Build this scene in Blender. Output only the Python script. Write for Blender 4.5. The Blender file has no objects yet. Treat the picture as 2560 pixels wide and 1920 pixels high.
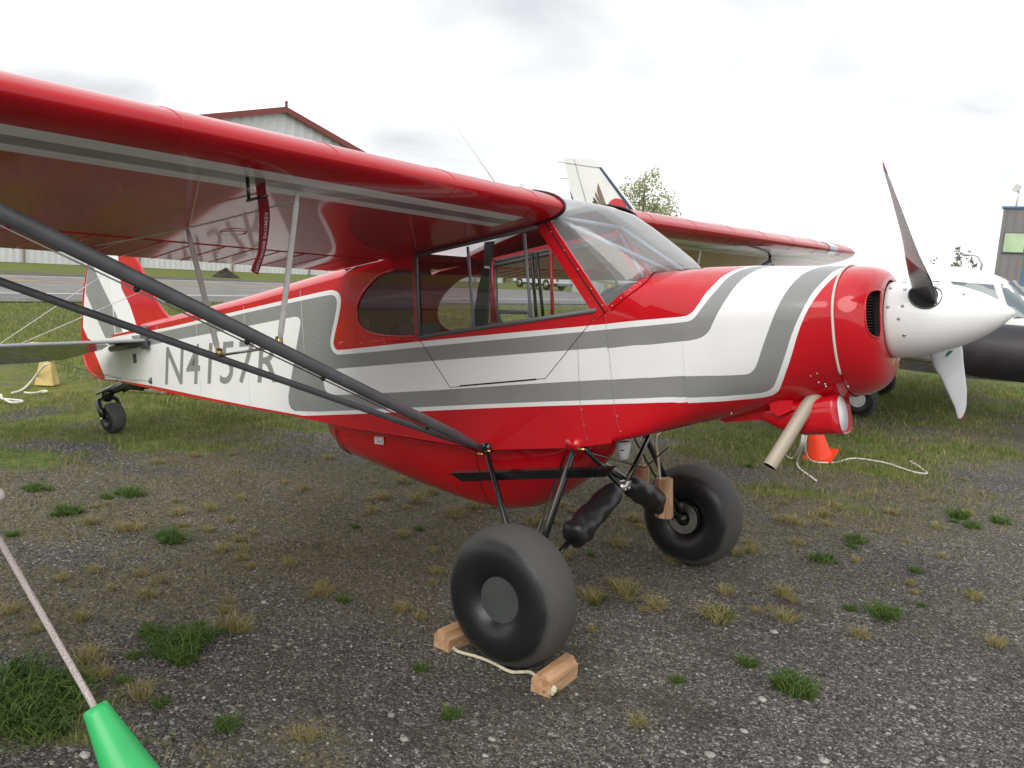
import bpy, math, random
import numpy as np
from mathutils import Vector, Matrix
from mathutils.geometry import delaunay_2d_cdt

random.seed(7)
rng = np.random.default_rng(7)
scene = bpy.context.scene
COL = scene.collection
R_ = math.radians

# ------------------------------------------------------------------ camera
CAM = np.array([2.2447, -3.6536, 1.6954])
YAW, PITCH, ROLL, FPX = R_(36.908), R_(7.977), R_(3.980), 2067.12


def cam_rows(yaw, pitch, roll):
    f = np.array([-math.sin(yaw) * math.cos(pitch), math.cos(yaw) * math.cos(pitch), -math.sin(pitch)])
    r = np.array([math.cos(yaw), math.sin(yaw), 0.0])
    u = np.cross(r, f)
    return np.array([math.cos(roll) * r + math.sin(roll) * u, -math.sin(roll) * r + math.cos(roll) * u, f])


CR = cam_rows(YAW, PITCH, ROLL)
cd = bpy.data.cameras.new('camera')
cam = bpy.data.objects.new('camera', cd)
COL.objects.link(cam)
cd.sensor_width = 36.0
cd.lens = FPX / 2560 * 36.0
cd.clip_start = 0.05
cd.clip_end = 3000
cam.matrix_world = Matrix(((CR[0][0], CR[1][0], -CR[2][0], CAM[0]), (CR[0][1], CR[1][1], -CR[2][1], CAM[1]),
                           (CR[0][2], CR[1][2], -CR[2][2], CAM[2]), (0, 0, 0, 1)))
scene.camera = cam

# ------------------------------------------------------------------ sky and sun (thin overcast)
SUN_EL, SUN_DIR = R_(39), (0.25, -0.968)
world = bpy.data.worlds.new('World')
scene.world = world
world.use_nodes = True
wn, wl = world.node_tree.nodes, world.node_tree.links
wn.clear()
wout = wn.new('ShaderNodeOutputWorld')
sky = wn.new('ShaderNodeTexSky')
sky.sky_type = 'NISHITA'
sky.sun_disc = False
sky.sun_elevation = SUN_EL
sky.sun_rotation = math.atan2(SUN_DIR[0], SUN_DIR[1])
bg1 = wn.new('ShaderNodeBackground')
bg1.inputs[1].default_value = 0.1
wl.new(sky.outputs[0], bg1.inputs[0])
tc = wn.new('ShaderNodeTexCoord')
sep = wn.new('ShaderNodeSeparateXYZ')
wl.new(tc.outputs['Generated'], sep.inputs[0])
addz = wn.new('ShaderNodeMath'); addz.operation = 'ADD'; addz.inputs[1].default_value = 0.25
absz = wn.new('ShaderNodeMath'); absz.operation = 'ABSOLUTE'
wl.new(sep.outputs[2], absz.inputs[0]); wl.new(absz.outputs[0], addz.inputs[0])
dvx = wn.new('ShaderNodeMath'); dvx.operation = 'DIVIDE'
dvy = wn.new('ShaderNodeMath'); dvy.operation = 'DIVIDE'
wl.new(sep.outputs[0], dvx.inputs[0]); wl.new(addz.outputs[0], dvx.inputs[1])
wl.new(sep.outputs[1], dvy.inputs[0]); wl.new(addz.outputs[0], dvy.inputs[1])
cmb = wn.new('ShaderNodeCombineXYZ')
wl.new(dvx.outputs[0], cmb.inputs[0]); wl.new(dvy.outputs[0], cmb.inputs[1])
cn = wn.new('ShaderNodeTexNoise')
cn.inputs['Scale'].default_value = 1.1
cn.inputs['Detail'].default_value = 5
cn.inputs['Roughness'].default_value = 0.5
cn.inputs['Distortion'].default_value = 0.4
wl.new(cmb.outputs[0], cn.inputs['Vector'])
cr = wn.new('ShaderNodeValToRGB')
cr.color_ramp.elements[0].position = 0.34
cr.color_ramp.elements[0].color = (0.62, 0.628, 0.638, 1)
cr.color_ramp.elements[1].position = 0.68
cr.color_ramp.elements[1].color = (1.30, 1.30, 1.30, 1)
wl.new(cn.outputs[0], cr.inputs[0])
bg2 = wn.new('ShaderNodeBackground')
bg2.inputs[1].default_value = 1.0
wl.new(cr.outputs[0], bg2.inputs[0])
mx = wn.new('ShaderNodeMixShader')
mx.inputs[0].default_value = 0.9
wl.new(bg1.outputs[0], mx.inputs[1]); wl.new(bg2.outputs[0], mx.inputs[2])
wl.new(mx.outputs[0], wout.inputs[0])

sd = bpy.data.lights.new('sun', 'SUN')
sd.energy = 1.5
sd.angle = R_(48)
sd.color = (1.0, 0.97, 0.92)
sun = bpy.data.objects.new('sun', sd)
COL.objects.link(sun)
sv = Vector((SUN_DIR[0] * math.cos(SUN_EL), SUN_DIR[1] * math.cos(SUN_EL), math.sin(SUN_EL)))
sun.rotation_euler = sv.to_track_quat('Z', 'Y').to_euler()
sun.location = (0, 0, 30)
vs = scene.view_settings
vs.view_transform = 'Standard'
vs.look = 'None'
vs.exposure = 0.38
vs.gamma = 1.0
vs.use_curve_mapping = False
scene.render.engine = 'CYCLES'
try:
    scene.cycles.max_bounces = 10
    scene.cycles.transparent_max_bounces = 16
except Exception:
    pass

# ------------------------------------------------------------------ pixel <-> place helpers
TH, Z0 = R_(9.112), 1.9964          # three-point attitude of the parked aeroplane
CB, SB = math.cos(TH), math.sin(TH)


def B(p):
    p = np.asarray(p, float)
    x, y, z = p[..., 0], p[..., 1], p[..., 2]
    return np.stack([CB * x - SB * z, y, SB * x + CB * z + Z0], -1)


def w2b(p):
    p = np.asarray(p, float)
    x, y, z = p[..., 0], p[..., 1], p[..., 2] - Z0
    return np.stack([CB * x + SB * z, y, -SB * x + CB * z], -1)


def ray(px, py):
    return CR.T @ np.array([(px - 1280) / FPX, -(py - 960) / FPX, 1.0])


def gnd(px, py, z=0.0):
    d = ray(px, py)
    return CAM + (z - CAM[2]) / d[2] * d


def wy(px, py, y):
    d = ray(px, py)
    return CAM + (y - CAM[1]) / d[1] * d


def wx(px, py, x):
    d = ray(px, py)
    return CAM + (x - CAM[0]) / d[0] * d


CAMB = w2b(CAM)


def rayb(px, py):
    d = ray(px, py)
    return np.array([CB * d[0] + SB * d[2], d[1], -SB * d[0] + CB * d[2]])


def ony(px, py, y):
    d = rayb(px, py)
    return CAMB + (y - CAMB[1]) / d[1] * d


def onx(px, py, x):
    d = rayb(px, py)
    return CAMB + (x - CAMB[0]) / d[0] * d


def proj(P):
    d = (np.asarray(P) - CAM) @ CR.T
    return np.stack([1280 + FPX * d[..., 0] / d[..., 2], 960 - FPX * d[..., 1] / d[..., 2]], -1)


def zoomer(ox, oy, s):
    return lambda *q: [(ox + x * s, oy + y * s) for x, y in q]


zA = zoomer(800, 350, .4069)
zT = zoomer(100, 600, .4069)
zN = zoomer(1660, 350, .4069)
zN4 = zoomer(1660, 700, .4069)
zL = zoomer(800, 950, .4069)
zK = zoomer(1560, 540, .27125)
zG = zoomer(1100, 1050, .27125)
zT2 = zoomer(0, 600, .3014)
z8 = zoomer(380, 780, .18987)
z11 = zoomer(850, 680, .13562)


# ------------------------------------------------------------------ materials
def nd(nt, t, **kw):
    n = nt.nodes.new(t)
    for k, v in kw.items():
        setattr(n, k, v)
    return n


MATS = {}


def pm(name, col, rough=0.5, metal=0.0, coat=0.0, var=0.0, vscale=8.0, bump=0.0, bscale=60.0, spec=0.5, rvar=0.0, coords='Object', grime=None):
    m = bpy.data.materials.new(name)
    m.use_nodes = True
    nt = m.node_tree
    b = nt.nodes['Principled BSDF']
    b.inputs['Base Color'].default_value = (*col, 1)
    b.inputs['Roughness'].default_value = rough
    b.inputs['Metallic'].default_value = metal
    b.inputs['Coat Weight'].default_value = coat
    b.inputs['Coat Roughness'].default_value = 0.05
    b.inputs['Specular IOR Level'].default_value = spec
    t = nd(nt, 'ShaderNodeTexCoord')
    if var or rvar or grime:
        n = nd(nt, 'ShaderNodeTexNoise')
        n.inputs['Scale'].default_value = vscale
        n.inputs['Detail'].default_value = 6
        nt.links.new(t.outputs[coords], n.inputs['Vector'])
        if var or grime:
            r = nd(nt, 'ShaderNodeMix', data_type='RGBA')
            r.inputs['A'].default_value = (*[c * (1 - var) for c in col], 1)
            r.inputs['B'].default_value = (*([min(1, c * (1 + var)) for c in col] if not grime else grime), 1)
            mr = nd(nt, 'ShaderNodeMapRange')
            mr.inputs['From Min'].default_value = 0.35 if not grime else 0.5
            mr.inputs['From Max'].default_value = 0.65 if not grime else 0.75
            nt.links.new(n.outputs[0], mr.inputs[0])
            nt.links.new(mr.outputs[0], r.inputs['Factor'])
            nt.links.new(r.outputs['Result'], b.inputs['Base Color'])
        if rvar:
            mr2 = nd(nt, 'ShaderNodeMapRange')
            mr2.inputs['To Min'].default_value = max(0, rough - rvar)
            mr2.inputs['To Max'].default_value = min(1, rough + rvar)
            nt.links.new(n.outputs[0], mr2.inputs[0])
            nt.links.new(mr2.outputs[0], b.inputs['Roughness'])
    if bump:
        n2 = nd(nt, 'ShaderNodeTexNoise')
        n2.inputs['Scale'].default_value = bscale
        n2.inputs['Detail'].default_value = 4
        nt.links.new(t.outputs[coords], n2.inputs['Vector'])
        bp = nd(nt, 'ShaderNodeBump')
        bp.inputs['Strength'].default_value = bump
        bp.inputs['Distance'].default_value = 0.01
        nt.links.new(n2.outputs[0], bp.inputs['Height'])
        nt.links.new(bp.outputs[0], b.inputs['Normal'])
    MATS[name] = m
    return m


def glass(name, tint, haze=0.0, rough=0.02, dirt=(0.8, 0.82, 0.84)):  # dirt is the veil colour, also used for a painted reflection
    m = bpy.data.materials.new(name)
    m.use_nodes = True
    nt = m.node_tree
    nt.nodes.clear()
    o = nd(nt, 'ShaderNodeOutputMaterial')
    tr = nd(nt, 'ShaderNodeBsdfTransparent'); tr.inputs[0].default_value = (*tint, 1)
    gl = nd(nt, 'ShaderNodeBsdfGlossy'); gl.inputs['Roughness'].default_value = rough
    gl.inputs[0].default_value = (1, 1, 1, 1)
    ge = nd(nt, 'ShaderNodeNewGeometry')
    dt = nd(nt, 'ShaderNodeVectorMath', operation='DOT_PRODUCT')
    nt.links.new(ge.outputs['Normal'], dt.inputs[0]); nt.links.new(ge.outputs['Incoming'], dt.inputs[1])
    ab_ = nd(nt, 'ShaderNodeMath', operation='ABSOLUTE'); nt.links.new(dt.outputs['Value'], ab_.inputs[0])
    om = nd(nt, 'ShaderNodeMath', operation='SUBTRACT'); om.inputs[0].default_value = 1; nt.links.new(ab_.outputs[0], om.inputs[1])
    pw = nd(nt, 'ShaderNodeMath', operation='POWER'); pw.inputs[1].default_value = 4.5; nt.links.new(om.outputs[0], pw.inputs[0])
    lw = nd(nt, 'ShaderNodeMath', operation='MULTIPLY_ADD'); lw.inputs[1].default_value = .9; lw.inputs[2].default_value = .07; nt.links.new(pw.outputs[0], lw.inputs[0])
    mx_ = nd(nt, 'ShaderNodeMixShader')
    nt.links.new(lw.outputs[0], mx_.inputs[0]); nt.links.new(tr.outputs[0], mx_.inputs[1]); nt.links.new(gl.outputs[0], mx_.inputs[2])
    last = mx_
    if haze:
        df = nd(nt, 'ShaderNodeBsdfTranslucent'); df.inputs[0].default_value = (*dirt, 1)
        d2 = nd(nt, 'ShaderNodeBsdfDiffuse'); d2.inputs[0].default_value = (*dirt, 1)
        m1 = nd(nt, 'ShaderNodeMixShader'); m1.inputs[0].default_value = 0.5
        nt.links.new(df.outputs[0], m1.inputs[1]); nt.links.new(d2.outputs[0], m1.inputs[2])
        m2 = nd(nt, 'ShaderNodeMixShader')
        t = nd(nt, 'ShaderNodeTexCoord'); n = nd(nt, 'ShaderNodeTexNoise'); n.inputs['Scale'].default_value = 5
        n.inputs['Detail'].default_value = 5
        mr = nd(nt, 'ShaderNodeMapRange'); mr.inputs['To Min'].default_value = haze * .6; mr.inputs['To Max'].default_value = haze * 1.4
        nt.links.new(t.outputs['Object'], n.inputs['Vector']); nt.links.new(n.outputs[0], mr.inputs[0]); nt.links.new(mr.outputs[0], m2.inputs[0])
        nt.links.new(mx_.outputs[0], m2.inputs[1]); nt.links.new(m1.outputs[0], m2.inputs[2])
        last = m2
    nt.links.new(last.outputs[0], o.inputs[0])
    MATS[name] = m
    return m


def attr_mat(name, rough=0.9, bump=0.0, trans=0.0):
    m = bpy.data.materials.new(name)
    m.use_nodes = True
    nt = m.node_tree
    b = nt.nodes['Principled BSDF']
    a = nd(nt, 'ShaderNodeAttribute'); a.attribute_name = 'col'
    nt.links.new(a.outputs['Color'], b.inputs['Base Color'])
    b.inputs['Roughness'].default_value = rough
    b.inputs['Specular IOR Level'].default_value = 0.25
    if trans:
        o = nt.nodes['Material Output']
        t = nd(nt, 'ShaderNodeBsdfTranslucent'); nt.links.new(a.outputs['Color'], t.inputs[0])
        mm = nd(nt, 'ShaderNodeMixShader'); mm.inputs[0].default_value = trans
        nt.links.new(b.outputs[0], mm.inputs[1]); nt.links.new(t.outputs[0], mm.inputs[2]); nt.links.new(mm.outputs[0], o.inputs[0])
    MATS[name] = m
    return m


RED = pm('red_paint', (0.52, 0.005, 0.012), 0.34, coat=1.0, var=0.06, vscale=3, rvar=0.05, bump=0.012, bscale=3, spec=0.12)
FABRIC = pm('red_fabric', (0.47, 0.005, 0.012), 0.36, coat=0.7, var=0.06, vscale=3, rvar=0.05, bump=0.025, bscale=4, spec=0.1)
FABRIC.node_tree.nodes['Principled BSDF'].inputs['Coat Roughness'].default_value = 0.06
WHITE = pm('white_paint', (0.80, 0.80, 0.785), 0.32, coat=0.45, var=0.035, vscale=2.2, rvar=0.08, bump=0.015, bscale=5)
GREY = pm('grey_paint', (0.24, 0.24, 0.236), 0.32, coat=0.5, var=0.05, vscale=4, rvar=0.05)
STRUT = pm('charcoal_paint', (0.098, 0.102, 0.108), 0.45, coat=0.2, var=0.12, vscale=12, rvar=0.08)
OFFW = pm('offwhite_paint', (0.60, 0.59, 0.56), 0.35, coat=0.3, var=0.08, vscale=20)
BLACK = pm('black_gloss', (0.008, 0.008, 0.009), 0.25, coat=0.4, var=0.2, vscale=14, rvar=0.1)
LEATHER = pm('black_vinyl', (0.011, 0.011, 0.012), 0.42, var=0.3, vscale=10, bump=0.35, bscale=14)
MATT = pm('matt_black', (0.012, 0.012, 0.012), 0.85, var=0.3)
SEAM = pm('dark_seam', (0.05, 0.012, 0.013), 0.8)  # dark maroon for the thin seam lines
STEEL = pm('steel', (0.55, 0.54, 0.52), 0.3, metal=1.0, var=0.1, vscale=20)
BRASS = pm('brass', (0.62, 0.45, 0.18), 0.35, metal=1.0)
EXH = pm('exhaust_steel', (0.46, 0.40, 0.31), 0.58, metal=0.2, var=0.15, vscale=14, rvar=0.1, grime=(0.38, 0.31, 0.23))
CREAM = pm('cream_seal', (0.62, 0.60, 0.52), 0.7)
TUBEG = pm('grey_tube', (0.20, 0.22, 0.245), 0.4, coat=0.2)
PALEB = pm('pale_blue_tube', (0.36, 0.42, 0.47), 0.4)
WINFRM = pm('window_frame_grey', (0.12, 0.125, 0.13), 0.45)
LINER = pm('headliner', (0.62, 0.62, 0.60), 0.8, var=0.05)
GLASS = glass('plexiglass', (0.90, 0.92, 0.93))
DGLASS = glass('rear_plexiglass', (0.60, 0.52, 0.54), haze=0.20, dirt=(.42, .22, .25))  # maroon veil paints in the reflection of the red wing
WSGLASS = glass('windshield_plexiglass', (0.88, 0.9, 0.91), haze=0.27)
SKYL = glass('skylight_plexiglass', (0.8, 0.82, 0.83), haze=0.45)
ROPE = pm('rope_white', (0.70, 0.68, 0.62), 0.85, bump=0.4, bscale=220, var=0.1, vscale=90)
ROPEC = pm('rope_cream', (0.58, 0.53, 0.40), 0.85, bump=0.4, bscale=260, var=0.15, vscale=90)
PLUG = pm('white_plug', (0.72, 0.73, 0.75), 0.5)


def rubber(name, base, dust):
    m = bpy.data.materials.new(name)
    m.use_nodes = True
    nt = m.node_tree
    b = nt.nodes['Principled BSDF']
    a = nd(nt, 'ShaderNodeAttribute'); a.attribute_name = 'dust'
    t = nd(nt, 'ShaderNodeTexCoord')
    n = nd(nt, 'ShaderNodeTexNoise'); n.inputs['Scale'].default_value = 110; n.inputs['Detail'].default_value = 8
    nt.links.new(t.outputs['Object'], n.inputs['Vector'])
    mr = nd(nt, 'ShaderNodeMapRange'); mr.inputs['From Min'].default_value = .35; mr.inputs['From Max'].default_value = .65
    mr.inputs['To Min'].default_value = .7; mr.inputs['To Max'].default_value = 1
    nt.links.new(n.outputs[0], mr.inputs[0])
    mu = nd(nt, 'ShaderNodeMath', operation='MULTIPLY')
    nt.links.new(a.outputs['Fac'], mu.inputs[0]); nt.links.new(mr.outputs[0], mu.inputs[1])
    r = nd(nt, 'ShaderNodeMix', data_type='RGBA')
    r.inputs['A'].default_value = (*base, 1); r.inputs['B'].default_value = (*dust, 1)
    nt.links.new(mu.outputs[0], r.inputs['Factor']); nt.links.new(r.outputs['Result'], b.inputs['Base Color'])
    m3 = nd(nt, 'ShaderNodeMapRange'); m3.inputs['To Min'].default_value = .34; m3.inputs['To Max'].default_value = .9
    nt.links.new(mu.outputs[0], m3.inputs[0]); nt.links.new(m3.outputs[0], b.inputs['Roughness'])
    n2 = nd(nt, 'ShaderNodeTexNoise'); n2.inputs['Scale'].default_value = 160
    nt.links.new(t.outputs['Object'], n2.inputs['Vector'])
    bp = nd(nt, 'ShaderNodeBump'); bp.inputs['Strength'].default_value = .25; bp.inputs['Distance'].default_value = .004
    nt.links.new(n2.outputs[0], bp.inputs['Height']); nt.links.new(bp.outputs[0], b.inputs['Normal'])
    MATS[name] = m
    return m


RUBBER = rubber('tyre_rubber', (0.012, 0.012, 0.0125), (0.075, 0.072, 0.068))


def wood(name, c1, c2, scale=(3, 40, 40)):
    m = bpy.data.materials.new(name)
    m.use_nodes = True
    nt = m.node_tree
    b = nt.nodes['Principled BSDF']
    b.inputs['Roughness'].default_value = .75
    t = nd(nt, 'ShaderNodeTexCoord'); mp = nd(nt, 'ShaderNodeMapping'); mp.inputs['Scale'].default_value = scale
    n = nd(nt, 'ShaderNodeTexNoise'); n.inputs['Scale'].default_value = 1; n.inputs['Detail'].default_value = 6; n.inputs['Distortion'].default_value = .6
    r = nd(nt, 'ShaderNodeValToRGB')
    r.color_ramp.elements[0].position = .35; r.color_ramp.elements[0].color = (*c1, 1)
    r.color_ramp.elements[1].position = .68; r.color_ramp.elements[1].color = (*c2, 1)
    nt.links.new(t.outputs['Object'], mp.inputs[0]); nt.links.new(mp.outputs[0], n.inputs['Vector'])
    nt.links.new(n.outputs[0], r.inputs[0]); nt.links.new(r.outputs[0], b.inputs['Base Color'])
    bp = nd(nt, 'ShaderNodeBump'); bp.inputs['Strength'].default_value = .3; bp.inputs['Distance'].default_value = .004
    nt.links.new(n.outputs[0], bp.inputs['Height']); nt.links.new(bp.outputs[0], b.inputs['Normal'])
    MATS[name] = m
    return m


WOOD = wood('stained_fir', (0.33, 0.175, 0.085), (0.56, 0.35, 0.19), (38, 4, 38))
WOODV = wood('stained_fir_upright', (0.30, 0.155, 0.075), (0.56, 0.34, 0.19), (38, 38, 4))
TIMBER = wood('weathered_timber', (0.16, 0.14, 0.11), (0.33, 0.29, 0.22), (4, 30, 30))
DKSHADE = wood('shadow_dark', (0.018, 0.016, 0.014), (0.05, 0.045, 0.038), (4, 30, 30))  # near-black grain for the beams that paint in a shadow


# ------------------------------------------------------------------ mesh helpers
def link_mesh(name, V, F, mats, parent=None, mi=None, smooth=True, label=None, loc=None):
    """V in world coordinates; a child is stored relative to its root, a lone object relative to loc."""
    V = np.asarray(V, float).reshape(-1, 3)
    root = parent
    off = np.zeros(3)
    if parent is not None:
        off = np.array(parent['_o']) if '_o' in parent else off
    elif loc is not None:
        off = np.array(loc, float)
    me = bpy.data.meshes.new(name)
    me.from_pydata((V - off).tolist(), [], F)
    for m in (mats if isinstance(mats, (list, tuple)) else [mats]):
        me.materials.append(m)
    if mi is not None:
        me.polygons.foreach_set('material_index', np.asarray(mi, np.int32))
    if smooth:
        me.polygons.foreach_set('use_smooth', np.ones(len(me.polygons), bool))
    me.update()
    o = bpy.data.objects.new(name, me)
    COL.objects.link(o)
    if parent is not None:
        o.parent = parent
        o['_o'] = [float(a) for a in off]
    elif loc is not None:
        o.location = off
        o['_o'] = [float(a) for a in off]
    return o


def tag(o, label, cat=None, group=None, kind=None):
    if label: o['label'] = label
    if cat: o['category'] = cat
    if group: o['group'] = group
    if kind: o['kind'] = kind
    return o


def empty(name, loc, label, cat, group=None):
    o = bpy.data.objects.new(name, None)
    COL.objects.link(o)
    o.location = loc
    o['_o'] = [float(a) for a in loc]
    o.empty_display_size = .2
    return tag(o, label, cat, group)


class MB:
    def __init__(s):
        s.V = []; s.F = []; s.M = []; s.n = 0

    def add(s, V, F, m=0):
        V = np.asarray(V, float).reshape(-1, 3)
        s.V.append(V)
        s.F += [tuple(i + s.n for i in f) for f in F]
        s.M += [m] * len(F)
        s.n += len(V)
        return s

    def box(s, c, size, rot=None, m=0, taper=1.0):
        h = np.array(size, float) / 2
        P = np.array([[sx * h[0] * (taper if sz > 0 else 1), sy * h[1] * (taper if sz > 0 else 1), sz * h[2]] for sz in (-1, 1) for sy in (-1, 1) for sx in (-1, 1)])
        if rot is not None: P = P @ np.asarray(rot, float).T
        s.add(P + np.array(c, float), [(0, 2, 3, 1), (4, 5, 7, 6), (0, 1, 5, 4), (2, 6, 7, 3), (0, 4, 6, 2), (1, 3, 7, 5)], m)
        return s

    def tube(s, pts, r, seg=10, cap=True, m=0, flat=1.0, up=None):
        pts = np.asarray(pts, float)
        n = len(pts)
        rr = np.broadcast_to(np.asarray(r, float), (n,))
        tan = np.gradient(pts, axis=0)
        tan /= np.linalg.norm(tan, axis=1)[:, None] + 1e-12
        u = np.cross(tan[0], up if up is not None else ([0, 0, 1] if abs(tan[0][2]) < .9 else [1, 0, 0]))
        u /= np.linalg.norm(u)
        V = []
        a = np.linspace(0, 2 * np.pi, seg, endpoint=False)
        for i in range(n):
            u = u - tan[i] * (u @ tan[i]); u /= np.linalg.norm(u)
            w = np.cross(tan[i], u)
            V.append(pts[i] + rr[i] * (np.cos(a)[:, None] * u + flat * np.sin(a)[:, None] * w))
        F = [(i * seg + j, i * seg + (j + 1) % seg, (i + 1) * seg + (j + 1) % seg, (i + 1) * seg + j) for i in range(n - 1) for j in range(seg)]
        if cap: F += [tuple(range(seg))[::-1], tuple((n - 1) * seg + j for j in range(seg))]
        s.add(np.concatenate(V), F, m)
        return s

    def grid(s, P, m=0, closed_u=False, closed_v=False):
        P = np.asarray(P, float)
        nu, nv = P.shape[:2]
        F = []
        for i in range(nu if closed_u else nu - 1):
            for j in range(nv if closed_v else nv - 1):
                i2, j2 = (i + 1) % nu, (j + 1) % nv
                F.append((i * nv + j, i * nv + j2, i2 * nv + j2, i2 * nv + j))
        s.add(P.reshape(-1, 3), F, m)
        return s

    def lathe(s, prof, c, axis, seg=32, m=0):
        """prof: (distance along axis, radius)"""
        ax = np.array(axis, float); ax /= np.linalg.norm(ax)
        u = np.cross(ax, [0, 0, 1] if abs(ax[2]) < .9 else [1, 0, 0]); u /= np.linalg.norm(u)
        w = np.cross(ax, u)
        a = np.linspace(0, 2 * np.pi, seg, endpoint=False)
        P = np.array([[np.array(c) + ax * t + r * (math.cos(k) * u + math.sin(k) * w) for k in a] for t, r in prof])
        return s.grid(P, m, closed_v=True)

    def ball(s, c, r, seg=8, m=0, sc=(1, 1, 1)):
        P = [[np.array(c) + r * np.array(sc) * [math.sin(t) * math.cos(p), math.sin(t) * math.sin(p), math.cos(t)] for p in np.linspace(0, 2 * np.pi, seg, endpoint=False)] for t in np.linspace(0.02, np.pi - .02, max(4, seg // 2 + 1))]
        return s.grid(P, m, closed_v=True)

    def prism(s, poly, axis_vec, m=0):
        P = np.asarray(poly, float); n = len(P)
        Q = P + np.array(axis_vec, float)
        s.add(np.concatenate([P, Q]), [tuple(range(n))[::-1], tuple(range(n, 2 * n))] + [(i, (i + 1) % n, (i + 1) % n + n, i + n) for i in range(n)], m)
        return s

    def build(s, name, mats, parent=None, smooth=True, xf=None, label=None, loc=None, auto=None):
        V = np.concatenate(s.V)
        if xf is not None: V = xf(V)
        o = link_mesh(name, V, s.F, mats, parent, s.M, smooth, loc=loc)
        if label: o['label'] = label
        if auto is not None:
            try: o.data.set_sharp_from_angle(angle=R_(auto))
            except Exception: pass
        return o


def pip(poly, P):
    """point in polygon, vectorised"""
    poly = np.asarray(poly); x, y = P[:, 0], P[:, 1]
    ins = np.zeros(len(P), bool)
    j = len(poly) - 1
    for i in range(len(poly)):
        xi, yi = poly[i]; xj, yj = poly[j]
        if yi != yj:
            c = ((yi > y) != (yj > y)) & (x < (xj - xi) * (y - yi) / (yj - yi) + xi)
            ins ^= c
        j = i
    return ins


def densify(poly, step, closed=True):
    out = []
    n = len(poly)
    for i in range(n if closed else n - 1):
        a, b = np.array(poly[i], float), np.array(poly[(i + 1) % n], float)
        k = max(1, int(np.linalg.norm(b - a) / step))
        out += [a + (b - a) * t / k for t in range(k)]
    if not closed: out.append(np.array(poly[-1], float))
    return out


def smooth_line(pts, it=2):
    pts = [np.array(p, float) for p in pts]
    for _ in range(it):
        q = [pts[0]]
        for a, b in zip(pts[:-1], pts[1:]):
            q += [a * .75 + b * .25, a * .25 + b * .75]
        q.append(pts[-1]); pts = q
    return pts


def painted(domain, holes, regions, grid, step=0.05):
    """constrained triangulation of a painted sheet in 2-D; regions = [(polygon, material index)] later ones on top"""
    pts, edges = [], []

    def loop(poly):
        b = len(pts); d = densify(poly, step)
        pts.extend([tuple(map(float, p)) for p in d])
        edges.extend([(b + i, b + (i + 1) % len(d)) for i in range(len(d))])
    loop(domain)
    for h in holes: loop(h)
    dom = np.asarray(domain)
    for poly, _ in regions:
        # only edges inside the domain box matter
        loop(poly)
    g = np.asarray(grid, float)
    keep = pip(domain, g)
    for h in holes: keep &= ~pip(h, g)
    pts.extend([tuple(p) for p in g[keep]])
    res = delaunay_2d_cdt([Vector(p) for p in pts], edges, [], 0, 1e-6)
    V = np.array([[v.x, v.y] for v in res[0]]); F = np.array([list(f) for f in res[2]])
    cen = V[F].mean(1)
    k = pip(domain, cen)
    for h in holes: k &= ~pip(h, cen)
    F = F[k]; cen = cen[k]
    mi = np.zeros(len(F), int)
    for poly, m in regions: mi[pip(poly, cen)] = m
    used = np.unique(F); remap = -np.ones(len(V), int); remap[used] = np.arange(len(used))
    return V[used], remap[F], mi
# ================================================================== SETTING
def vnoise(x, y, sc, seed=0):
    x = np.asarray(x) * sc; y = np.asarray(y) * sc
    xi, yi = np.floor(x).astype(int), np.floor(y).astype(int)
    fx, fy = x - xi, y - yi
    fx = fx * fx * (3 - 2 * fx); fy = fy * fy * (3 - 2 * fy)

    def h(a, b):
        n = (a * 374761393 + b * 668265263 + seed * 974634777) & 0xffffffff
        n = ((n ^ (n >> 13)) * 1274126177) & 0xffffffff
        return ((n ^ (n >> 16)) & 0xffff) / 65535.0
    return (h(xi, yi) * (1 - fx) + h(xi + 1, yi) * fx) * (1 - fy) + (h(xi, yi + 1) * (1 - fx) + h(xi + 1, yi + 1) * fx) * fy


def fbm(x, y, sc, seed=0, o=4):
    v = 0; a = .5
    for k in range(o):
        v = v + a * vnoise(x, y, sc * 2 ** k, seed + k); a *= .5
    return v / (1 - .5 ** o)


def blob(x, y, cx, cy, rx, ry=None, rot=0.0):
    ry = ry or rx
    dx, dy = x - cx, y - cy
    c, s = math.cos(rot), math.sin(rot)
    u, v = (dx * c + dy * s) / rx, (-dx * s + dy * c) / ry
    return np.clip(1.35 - (u * u + v * v), 0, 1)


def G2(px, py):
    p = gnd(px, py); return p[0], p[1]


GREEN = [(250, 1075, 1.1, .45), (430, 1060, .9, .35), (640, 1050, .9, .4), (60, 1150, .8, .4), (820, 1075, .6, .4), (480, 1110, .7, .3),
         (1750, 1060, 1.0, .7), (1880, 1090, 1.1, .8), (1700, 1130, .5, .4), (1990, 1230, .45, .3), (2060, 1000, 1.6, .9), (2250, 1040, 2.2, 1.0), (2440, 1010, 1.8, .9),
         (2200, 1160, .7, .35), (2380, 1120, .9, .4), (1640, 1200, .4, .3), (70, 1740, .34, .2), (0, 1660, .25, .2), (130, 1830, .3, .12)]
DRY = [(330, 1260, .8, .4), (620, 1150, 1.0, .4), (900, 1230, .6, .35), (150, 1330, .6, .35), (430, 1340, .5, .3), (60, 1480, .45, .3), (1250, 1230, .6, .35),
       (1560, 1330, .4, .25), (1850, 1230, .8, .4), (2060, 1270, .8, .4), (2300, 1230, 1.0, .4), (1000, 1170, .7, .4), (700, 1270, .6, .35), (2150, 1200, .9, .4), (560, 1790, .3, .15), (1590, 1240, .6, .3), (760, 1200, .8, .4),
       (200, 1200, .9, .4), (1320, 1330, .5, .3), (1480, 1290, .4, .3)]
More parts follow.
